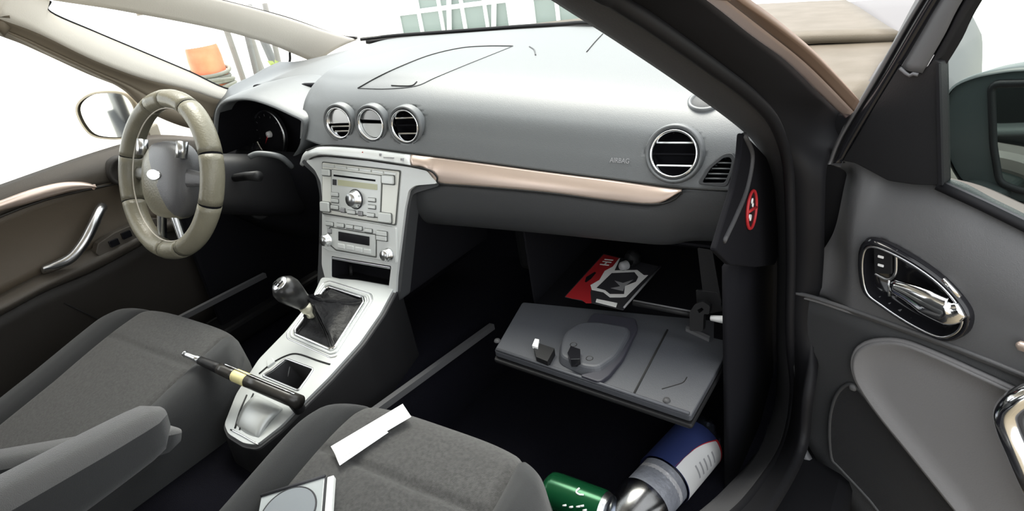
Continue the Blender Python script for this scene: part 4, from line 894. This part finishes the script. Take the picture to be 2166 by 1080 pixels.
lv = [DQ.off(.006).at(*p) for p in ((1886, 604), (1930, 622), (1975, 646), (2010, 660), (2036, 655))]
tube('chrome_pull', cr(lv, 5), [.009+.010*min(1, i/8) if i < 15 else .019-.010*(i-14)/6 for i in range(21)], CHROME, hd, 12, flat=.55, up=DN)
tube('pull_mount', [DQ.at(2036, 655), DQ.at(2000, 668)], .008, SATIN, hd, 8)
tube('recess_glint', [DQ.at(1994, 590), DQ.at(2030, 628)], .0035, CHROME, hd, 8)
pxprism('recess_shelf', DQ, [(1965, 618), (2040, 652), (2036, 662), (1966, 632)], -.012, 0, SATIN, hd, .001, .001)
# grab handle at the right and the tip of the copper strip
gh = [DP.off(w_).at(*p) for *p, w_ in ((2250, 815, .012), (2195, 826, .03), (2150, 846, .04), (2128, 872, .042), (2132, 905, .043), (2155, 960, .045), (2190, 1040, .045), (2240, 1140, .03))]
tube('grab_handle', cr(gh, 6), .0125, CHROME, PD, 14)
tube('grab_handle_rim', cr([p+DD*.020-DN*.008 for p in gh], 6), .006, DOORF, PD, 10)
cs_ = [DP.off(.02).at(*p) for p in ((2150, 728), (2190, 742), (2300, 790))]
tube('copper_strip', cr(cs_, 5), [.004]+[.009]*10, COPPER, PD, 10, flat=.6)
# window frame
def band(name, a, b, w0, w1, m_, par=PD):
    a3 = cr([DP.p(*DP.uv(*p), w0) for p in a], 5); b3 = cr([DP.p(*DP.uv(*p), w1) for p in b], 5); ruled(name, a3, b3, m_, par, n=4, bulge=.004, bn=DN, thick=.018)
FRM = mat('frame_grey', (.075, .075, .078), .5)
lines = {0: [(2068, -200), (1934, 0), (1832, 172), (1764, 290), (1738, 350)], 1: [(2080, -200), (1947, 0), (1848, 172), (1778, 288), (1752, 350)], 2: [(2110, -200), (1980, 0), (1890, 150), (1800, 300), (1775, 345)], 3: [(2160, -200), (2030, 0), (1950, 130), (1900, 215), (1850, 330)], 4: [(2180, -200), (2050, 0), (1984, 113), (1965, 150), (1930, 230)]}
band('frame_edge', lines[0], lines[1], -.012, -.006, FRM); band('frame_seal', lines[1], lines[2], -.010, -.014, GLOSS)
ch2, ch3, ch4 = [(2110, -200), (1980, 0), (1935, 76), (1893, 148)], [(2160, -200), (2030, 0), (1988, 80), (1943, 158)], [(2180, -200), (2052, 0), (2018, 56), (1982, 122)]
band('frame_channel', ch2, ch3, -.012, -.008, FRM); band('frame_inner_edge', ch3, ch4, -.012, -.016, SEAL)
pxprism('mirror_sail', DP, [(1772, 345), (1800, 298), (1850, 212), (1893, 142), (1935, 158), (1968, 130), (1978, 135), (1985, 398), (1925, 396), (1870, 388), (1800, 350)], -.03, -.010, BLACK, PD, .004, .003)
tube('sail_torn_edge', [DP.off(-.006).at(*p) for p in ((1904, 144), (1916, 155), (1924, 160), (1932, 156), (1942, 158))], .0022, STRIPM, PD, 5)
pxprism('sail_groove', DP, [(1972, 140), (1979, 138), (1986, 396), (1978, 394)], -.012, -.007, SEAL, PD)
gl = DP.off(-.025); gp = [gl.at(*p) for p in ((1972, 130), (2050, 0), (2180, -200), (2700, -200), (2700, 700), (2166, 492), (1986, 404))]
mesh('window_pane', gp, [tuple(range(len(gp)))], TINT, PD, smooth=False)
tube('belt_seal', [DP.off(-.014).at(*p) for p in ((1984, 392), (2080, 436), (2166, 478), (2420, 615))], .006, SEAL, PD, 8)
tube('belt_seal', [DP.off(-.024).at(*p) for p in ((1984, 384), (2080, 427), (2166, 468), (2420, 605))], .004, STRIPM, PD, 8)
# ---- its outside mirror, seen through the pane
MP = DP.off(-.17); MR = empty('door_mirror', MP.at(2100, 430)); tag(MR, 'dark outside mirror of the passenger door behind the window pane', 'mirror')
mo = cr([(1998, 260), (2002, 215), (2022, 178), (2060, 158), (2110, 146), (2180, 138), (2300, 140), (2330, 190), (2330, 380), (2280, 430), (2140, 425), (2060, 400), (2015, 340)], 4, closed=True)
mu = pxpoly(MP, mo); mc = V((sum(p[0] for p in mu)/len(mu), sum(p[1] for p in mu)/len(mu))); rows = []
for k, w_ in ((.3, -.10), (.75, -.085), (.95, -.05), (1.0, 0), (.99, .012), (.95, .014)): rows.append([MP.p(mc.x+(x-mc.x)*k, mc.y+(y-mc.y)*k, w_) for x, y in mu])
vs_, fs = gridmesh(rows, closed_u=True); mesh('housing', vs_, fs+[tuple(range(len(mu)))], mat('mirror_housing', (.035, .042, .042), .35), MR)
gq = [(mc.x+(x-mc.x)*.95, mc.y+(y-mc.y)*.95) for x, y in mu]; prism('housing_face', MP, gq, -.01, .010, mat('mirror_face', (.045, .055, .055), .45), MR)
mg = pxpoly(MP, [(2108, 172), (2300, 168), (2310, 390), (2180, 400), (2125, 380), (2112, 300)], .01)
prism('mirror_glass', MP, mg, .008, .014, mat('mirror_glass', (.38, .45, .43), .04, 1), MR); tube('glass_rim', [MP.p(x, y, .013) for x, y in mg], .005, BLACK, MR, 8, closed=True)
prism('foot', MP, pxpoly(MP, [(2040, 380), (2080, 372), (2150, 395), (2130, 470), (2085, 455), (2050, 420)], .01), -.06, .10, mat('mirror_foot', (.03, .036, .036), .4), MR, .006)
# ================================================================== driver door, closed
LX = -.70; LPn = Pl((LX, 0, 0), (1, 0, 0), (0, -1, 0))
if LPn.v.z < 0: LPn.v = -LPn.v
DD2 = empty('vehicle_door', (-.74, -.35, 0)); tag(DD2, 'closed driver door with chrome grab handle and window switches', 'door', kind='thing')
lt_ = cr([(-200, 462), (-60, 414), (0, 394), (90, 362), (180, 331), (270, 303), (340, 285), (480, 300), (540, 340)], 4)
l1 = cr([(-200, 560), (-60, 478), (0, 452), (90, 418), (180, 396), (270, 378), (340, 372), (480, 380), (540, 400)], 4)
l2 = cr([(-200, 760), (-60, 650), (0, 618), (90, 572), (180, 528), (270, 486), (340, 455), (480, 450), (540, 450)], 4)
l3 = cr([(-200, 800), (-60, 690), (0, 660), (90, 612), (180, 575), (270, 528), (340, 492), (480, 480), (540, 480)], 4)
l4 = cr([(-200, 1100), (-60, 1000), (0, 960), (90, 900), (180, 840), (270, 780), (340, 740), (480, 660), (560, 600)], 4)
def lband(name, a, b, wa, wb, bulge, m_):
    ruled(name, [LPn.p(*LPn.uv(*p), wa) for p in a], [LPn.p(*LPn.uv(*p), wb) for p in b], m_, DD2, n=8, bulge=bulge, bn=(1, 0, .1), thick=.02)
lband('upper_trim', lt_, l1, -.02, .012, .018, DRVP); lband('middle_trim', l1, l2, .012, .012, -.012, mat('driver_door_glare_insert', (.085, .066, .046), .55, bump=(600, .25)))  # door insert also browned for the glare
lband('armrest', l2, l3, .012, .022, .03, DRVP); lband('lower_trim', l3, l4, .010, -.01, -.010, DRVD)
tube('armrest_highlight', [LPn.off(.024).at(*p) for p in l3], .0022, DOORF, DD2, 6)  # lighter line painted as the highlight along the armrest's lower edge
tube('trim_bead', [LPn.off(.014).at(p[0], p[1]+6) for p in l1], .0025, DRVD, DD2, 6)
ct = cr([(-60, 446), (0, 424), (60, 402), (120, 387), (165, 384), (192, 388), (202, 395)], 4); cb = cr([(-60, 470), (0, 447), (60, 430), (110, 416), (150, 405), (180, 400), (203, 397)], 4)
ruled('copper_strip', [LPn.off(.024).at(*p) for p in ct], [LPn.off(.026).at(*p) for p in cb], COPPER, DD2, n=5, bulge=.006, bn=(1, 0, .3), thick=.008)
g1 = [LPn.off(w_).at(*p) for *p, w_ in ((92, 568, .03), (118, 560, .045), (150, 545, .06), (176, 515, .068), (196, 478, .066), (210, 448, .05), (216, 438, .03))]
tube('grab_handle', cr(g1, 6), [.007+.004*min(1, i/10) for i in range(37)], SATIN, DD2, 12)
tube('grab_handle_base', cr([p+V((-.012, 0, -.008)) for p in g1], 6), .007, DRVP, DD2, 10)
sw = [(202, 535), (206, 515), (240, 492), (290, 470), (330, 460), (345, 470), (330, 495), (285, 522), (240, 540), (212, 544)]
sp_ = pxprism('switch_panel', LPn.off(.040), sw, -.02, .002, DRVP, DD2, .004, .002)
for a, b in ((240, 513), (266, 496), (300, 480)): pxbox('window_switch', LPn.off(.042), a, b, 22, 14, -.004, .006, GLOSS, sp_, .001, .002)
oh = LPn.off(.03).at(262, 362)
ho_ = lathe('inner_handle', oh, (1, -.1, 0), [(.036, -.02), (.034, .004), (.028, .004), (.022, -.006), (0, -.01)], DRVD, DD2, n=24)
tube('handle_pull', [oh+V((.006, .018, .006)), oh+V((.010, -.012, -.004))], .007, CHROME, ho_, 10)
tube('panel_groove', [LPn.off(.002).at(135, 640), LPn.off(.002).at(250, 695)], .0015, GROOVE, DD2, 6)
gl = [V((-.735, p[1], p[2])) for p in ([LPn.at(*q) for q in ((-200, 462), (0, 394), (180, 331), (300, 295), (420, 275), (260, 190), (105, 117), (0, 68), (-200, -30))])]
mesh('window_pane', gl, [tuple(range(len(gl)))], CLEAR, DD2, smooth=False)
lm = Pl((-.90, -.12, .62), (.55, -.83, 0), (.83, .55, 0))
if lm.v.z < 0: lm.v = -lm.v
DM = empty('door_mirror', lm.at(225, 300)); tag(DM, 'cream lit outside mirror beyond the driver window', 'mirror')
mo = cr([(162, 232), (172, 208), (205, 192), (262, 192), (288, 215), (296, 250), (292, 282), (260, 294), (205, 290), (178, 268)], 4, closed=True)
mu = pxpoly(lm, mo); mc = V((sum(p[0] for p in mu)/len(mu), sum(p[1] for p in mu)/len(mu))); rows = []
for k, w_ in ((.3, -.10), (.75, -.085), (.95, -.05), (1.0, 0), (.97, .010), (.90, .010)): rows.append([lm.p(mc.x+(x-mc.x)*k, mc.y+(y-mc.y)*k, w_) for x, y in mu])
vs_, fs = gridmesh(rows, closed_u=True); mesh('housing', vs_, fs+[tuple(range(len(mu)))], mat('mirror_shell_cream', (.42, .36, .27), .4), DM)
prism('mirror_glass', lm, [(mc.x+(x-mc.x)*.88+.004, mc.y+(y-mc.y)*.90) for x, y in mu], -.01, .006, mat('mirror_glass_l', (.85, .87, .87), .04, 1), DM)
prism('foot', lm, pxpoly(lm, [(250, 285), (310, 270), (330, 330), (280, 330)], .01), -.06, .0, mat('mirror_foot_l', (.30, .26, .20), .4), DM, .006)
# ================================================================== bottle and can in the passenger footwell
bA, bB = V((.600, -.33, .046)), V((.648, -.012, .048)); bd = (bB-bA).normalized(); BL = (bB-bA).length
bA = at(1335, 1092, 'z', .047); bB = at(1494, 914, 'z', .047); bd = (bB-bA).normalized(); BL = (bB-bA).length; RB = .046
BT = empty('plastic_bottle', (bA+bB)/2-V((0, 0, RB))); tag(BT, 'clear plastic bottle with blue and white label on the passenger floor', 'bottle')
prof = [(.012, -.09), (.013, -.06), (.018, -.045), (.034, -.015), (RB*.97, .02), (RB, .05), (RB*.95, .075), (RB, .085), (RB, BL-.05), (RB*.96, BL-.035), (RB, BL-.025), (RB*.9, BL-.006), (RB*.55, BL), (0, BL-.008)]
lathe('bottle_body', bA, bd, prof, PET, BT, n=40)
cap_ = lathe('bottle_cap', bA, bd, [(.0, -.108), (.015, -.108), (.016, -.095), (.016, -.085), (.012, -.085)], WHITE, BT, n=24)
for k in range(5):
    an = k*2*math.pi/5; a_, b_, _ = frame(bd); c_ = bA+bd*(BL-.006)+(a_*math.cos(an)+b_*math.sin(an))*RB*.62
    lathe('base_lobe', c_, bd, [(RB*.34, -.03), (RB*.32, 0), (RB*.2, .010), (0, .013)], PET, BT, n=14)
LBL = mat('label_navy', (.02, .03, .10), .4); LBW = mat('label_white', (.62, .62, .62), .45)
a_, b_, _ = frame(bd); vc = (CAM-bA).normalized(); t0 = math.atan2(vc.dot(b_), vc.dot(a_))
def lab(name, h0f, h1f, t0_, t1_, m_, rr=RB+.0008, n=24):
    rows = []
    for k in range(n+1):
        t = t0_+(t1_-t0_)*k/n; h0, h1 = h0f((t-t0)), h1f((t-t0)); rows.append([bA+bd*(h0+(h1-h0)*j/4)+(a_*math.cos(t)+b_*math.sin(t))*rr for j in range(5)])
    return mesh(name, *gridmesh(rows), m_, BT)
la, lb = BL*.40, BL*.86
lab('label', lambda d: la, lambda d: lb, t0-math.pi, t0+math.pi, LBL)
sg = 1 if ((a_*math.cos(t0+.9)+b_*math.sin(t0+.9)).dot(_r) > 0) else -1
wl = lambda d: la+.002
lab('label_white_panel', lambda d: la+.001, lambda d: la+(lb-la)*min(.97, max(.01, .25+1.1*(sg*d-.02)**.5 if sg*d > .02 else .01)), t0+sg*.02, t0+sg*1.5, LBW, RB+.0012)
lab('label_red_line', lambda d: la+(lb-la)*min(.96, max(.0, .25+1.1*(sg*d-.02)**.5 if sg*d > .02 else .0)), lambda d: la+(lb-la)*min(1.0, max(.0, .25+1.1*(sg*d-.02)**.5 if sg*d > .02 else 0)+.04), t0-sg*.02, t0+sg*1.5, RED, RB+.0014)
for j in range(5):
    lab('print_line', lambda d, j=j: la+(lb-la)*(.30+.11*j), lambda d, j=j: la+(lb-la)*(.335+.11*j), t0+sg*(.45+.03*j), t0+sg*(.95+.02*j), PRINTG, RB+.0016, 8)
FOIL = mat('crumpled_film', (.45, .45, .47), .25, .2, bump=(120, 1))
lab('inner_label_back', lambda d: la-.055, lambda d: la-.002, t0-1.2, t0+1.3, FOIL, RB*.96)
cA, cB = at(1130, 1022, 'z', .036), at(1290, 1082, 'z', .036)
cdv = (cB-cA).normalized(); cA = cB-cdv*.118; RC = .031
CN = empty('drink_can', (cA+cB)/2-V((0, 0, RC))); tag(CN, 'green drink can lying on the floor by the passenger seat', 'can')
lathe('can_body', cA, cdv, [(RC*.75, .002), (RC*.96, .008), (RC, .016), (RC, .102), (RC*.96, .108)], mat('can_green', (.007, .075, .028), .22, .4), CN, n=36)
lathe('can_end', cA, cdv, [(RC*.95, .108), (RC*.86, .115), (RC*.84, .118), (RC*.78, .1165), (RC*.76, .112), (0, .112)], SATIN, CN, n=36)
lathe('can_bottom', cA, cdv, [(RC*.75, .002), (RC*.66, 0), (RC*.5, .006), (0, .009)], SATIN, CN, n=36)
a_, b_, _ = frame(cdv); vc = (CAM-cA).normalized(); t0c = math.atan2(vc.dot(b_), vc.dot(a_))
def canlab(name, pts, m_, rr=RC+.0006):
    vs_ = [cA+cdv*h+(a_*math.cos(t0c+t)+b_*math.sin(t0c+t))*rr for h, t in pts]; tube(name, vs_, .0016, m_, CN, 6)
sgc = 1 if ((a_*math.cos(t0c+.9)+b_*math.sin(t0c+.9)).z > (a_*math.cos(t0c-.9)+b_*math.sin(t0c-.9)).z) else -1
canlab('can_mark', cr([(.068, sgc*.60), (.066, sgc*.36), (.072, sgc*.28), (.080, sgc*.34)], 4), WHITE)
for h, t in ((.050, -.55), (.062, -.5), (.074, -.35), (.080, -.25), (.068, -.75), (.086, -.4)): canlab('can_mark', [(h, sgc*t), (h+.006, sgc*(t+.1))], WHITE)
# ================================================================== outside
def cyl(name, o, ax, r, h, m_, par, n=24): return lathe(name, o, ax, [(0, 0), (r*.96, 0), (r, .01), (r, h-.01), (r*.96, h), (0, h)], m_, par, n=n)
def gp(px, py, dist):   # a spot on the ground below a sight line, at a horizontal distance
    d = sight(px, py); h = V((d.x, d.y, 0)).normalized(); return V((CAM.x+h.x*dist, CAM.y+h.y*dist, GROUND))
ORANGE = mat('orange_red_paint', (.75, .16, .07), .45, var=(5, (.80, .28, .14))); HOSE = mat('grey_hose', (.20, .20, .17), .6); GALV = mat('galvanised_grey', (.16, .165, .165), .6)
q_ = gp(432, 120, 5.2); TK = empty('gas_cylinder', q_); tag(TK, 'orange red gas cylinder wound with grey hose outside the quarter window', 'gas cylinder')
lathe('cylinder_body', q_, (0, 0, 1), [(.105, 0), (.112, .02), (.112, .80), (.105, .87), (.08, .92)], ORANGE, TK, n=32)
lathe('white_cap', q_, (0, 0, 1), [(.10, .87), (.10, 1.00), (.09, 1.03), (0, 1.035)], WHITE, TK, n=28)
for k in range(6):
    r = .128+.012*(k % 2); z = .56+k*.030
    tube('hose_coil', [q_+V((r*math.cos(t*.2618)+.01*math.sin(k), r*math.sin(t*.2618), z+.02*math.sin(t*.2618+k))) for t in range(24)], .014, HOSE, TK, 6, closed=True)
q_ = gp(350, 120, 6.6); WTK = empty('white_tank', q_); tag(WTK, 'large rounded white tank left of the orange cylinder', 'tank')
lathe('tank_body', q_, (0, 0, 1), [(.30, 0), (.42, .05), (.44, .3), (.44, .75), (.36, 1.0), (.15, 1.1), (0, 1.12)], WHITE, WTK, n=36)
lathe('tank_rim', q_, (0, 0, 1), [(.10, 1.1), (.10, 1.16), (0, 1.16)], BEIGED, WTK, n=20)
random.seed(11)
WOOD = mat('weathered_pole', (.22, .215, .20), .8, bump=(30, .8)); LEAF = mat('yellow_green_leaf', (.25, .36, .05), .6); LEAF2 = mat('pale_green_leaf', (.32, .38, .12), .6)
names = ['leaning pale pole nearest the orange cylinder', 'second leaning pale pole from the orange cylinder', 'third leaning pole, thicker and grey', 'fourth leaning pole beside the thick grey one', 'fifth leaning pole before the pillar foot', 'leaning pole closest to the windscreen pillar foot']
for i, px in enumerate((496, 514, 535, 553, 571, 590)):
    q_ = gp(px, 120, 5.6+.12*i); d = V((random.uniform(-.18, .18), random.uniform(-.1, .1), 1))
    o = tube('leaning_pole', cr([q_, q_+d*.5+V((.02, 0, 0)), q_+d*1.05], 5), .022+.012*(i % 3 == 2), [WOOD, GALV][i % 2], None, 8); tag(o, names[i]+' outside', 'pole', 'poles outside the quarter window')
def bush(px, py, dist, h, r, n, m_, lab_):
    q_ = gp(px, py, dist); t = empty('bush', q_); tag(t, lab_, 'bush'); vs_ = []; fs = []
    for k in range(n):
        a = random.uniform(0, 6.28); rr = r*math.sqrt(random.random()); z = h*random.uniform(.1, 1)*(1-.4*(rr/r)**2); c = q_+V((rr*math.cos(a), rr*math.sin(a), z))
        d = V((random.gauss(0, 1), random.gauss(0, 1), random.gauss(.5, .7))).normalized(); s_ = d.orthogonal().normalized(); L_ = random.uniform(.05, .09)
        b = len(vs_); vs_ += [c, c+d*L_*.5+s_*L_*.25, c+d*L_, c+d*L_*.5-s_*L_*.25]; fs.append((b, b+1, b+2, b+3))
    lo_ = rawmesh('leaves', vs_, fs, m_, t, smooth=False); lo_['kind'] = 'stuff'
    for k in range(5):
        a = k*1.26; tube('stem', [q_, q_+V((r*.4*math.cos(a), r*.4*math.sin(a), h*.7))], .008, WOOD, t, 5)
bush(508, 165, 4.2, .72, .11, 420, LEAF, 'yellow green bush beside the orange cylinder'); bush(592, 160, 5.2, .70, .12, 300, LEAF2, 'pale green low bush near the windscreen pillar foot'); bush(552, 170, 4.7, .62, .11, 300, LEAF2, 'small pale bush between the two other bushes')
bush(225, 300, 4.5, .22, .5, 500, mat('dry_straw', (.62, .58, .42), .8), 'dry straw clump under the driver mirror')
# glazed white structure ahead of the windscreen
PANE = mat('pale_green_glass', (.21, .26, .24), .3); WPAINT = mat('white_frame_paint', (.85, .86, .84), .5)
g0 = gp(760, 40, 8.8); g1_ = gp(1290, 40, 7.6); gdv = (g1_-g0); gL = gdv.length; gdv.normalize(); GN = V((gdv.y, -gdv.x, 0))
if GN.dot(CAM-g0) < 0: GN = -GN
GH = empty('greenhouse', g0); tag(GH, 'white framed glasshouse standing ahead of the windscreen', 'greenhouse')
GPl = Pl(g0, GN, gdv)
if GPl.v.z < 0: GPl.v = -GPl.v
nb = 11
for k in range(nb+1):
    u = gL*k/nb; prism('post', GPl, [(u-.02, 0), (u+.02, 0), (u+.02, 1.9), (u-.02, 1.9)], 0, .05, WPAINT, GH)
for v_ in (.04, .62, 1.14, 1.88): prism('rail', GPl, [(0, v_-.025), (gL, v_-.025), (gL, v_+.025), (0, v_+.025)], .0, .045, WPAINT, GH)
for k in range(nb):
    u0, u1 = gL*k/nb+.02, gL*(k+1)/nb-.02
    for a, b in ((.065, .595), (.645, 1.115), (1.165, 1.855)):
        if k > 1 or (k*7+int(a*10)) % 5 != 1: prism('pane', GPl, [(u0, a), (u1, a), (u1, b), (u0, b)], .015, .022, PANE if (k*3+int(a*3)) % 7 and k > 1 else WPAINT, GH)
for k in (4, 6): prism('brace', GPl, [(gL*k/nb, .05), (gL*k/nb+.05, .05), (gL*(k+1.2)/nb+.05, 1.85), (gL*(k+1.2)/nb, 1.85)], .05, .08, WPAINT, GH)
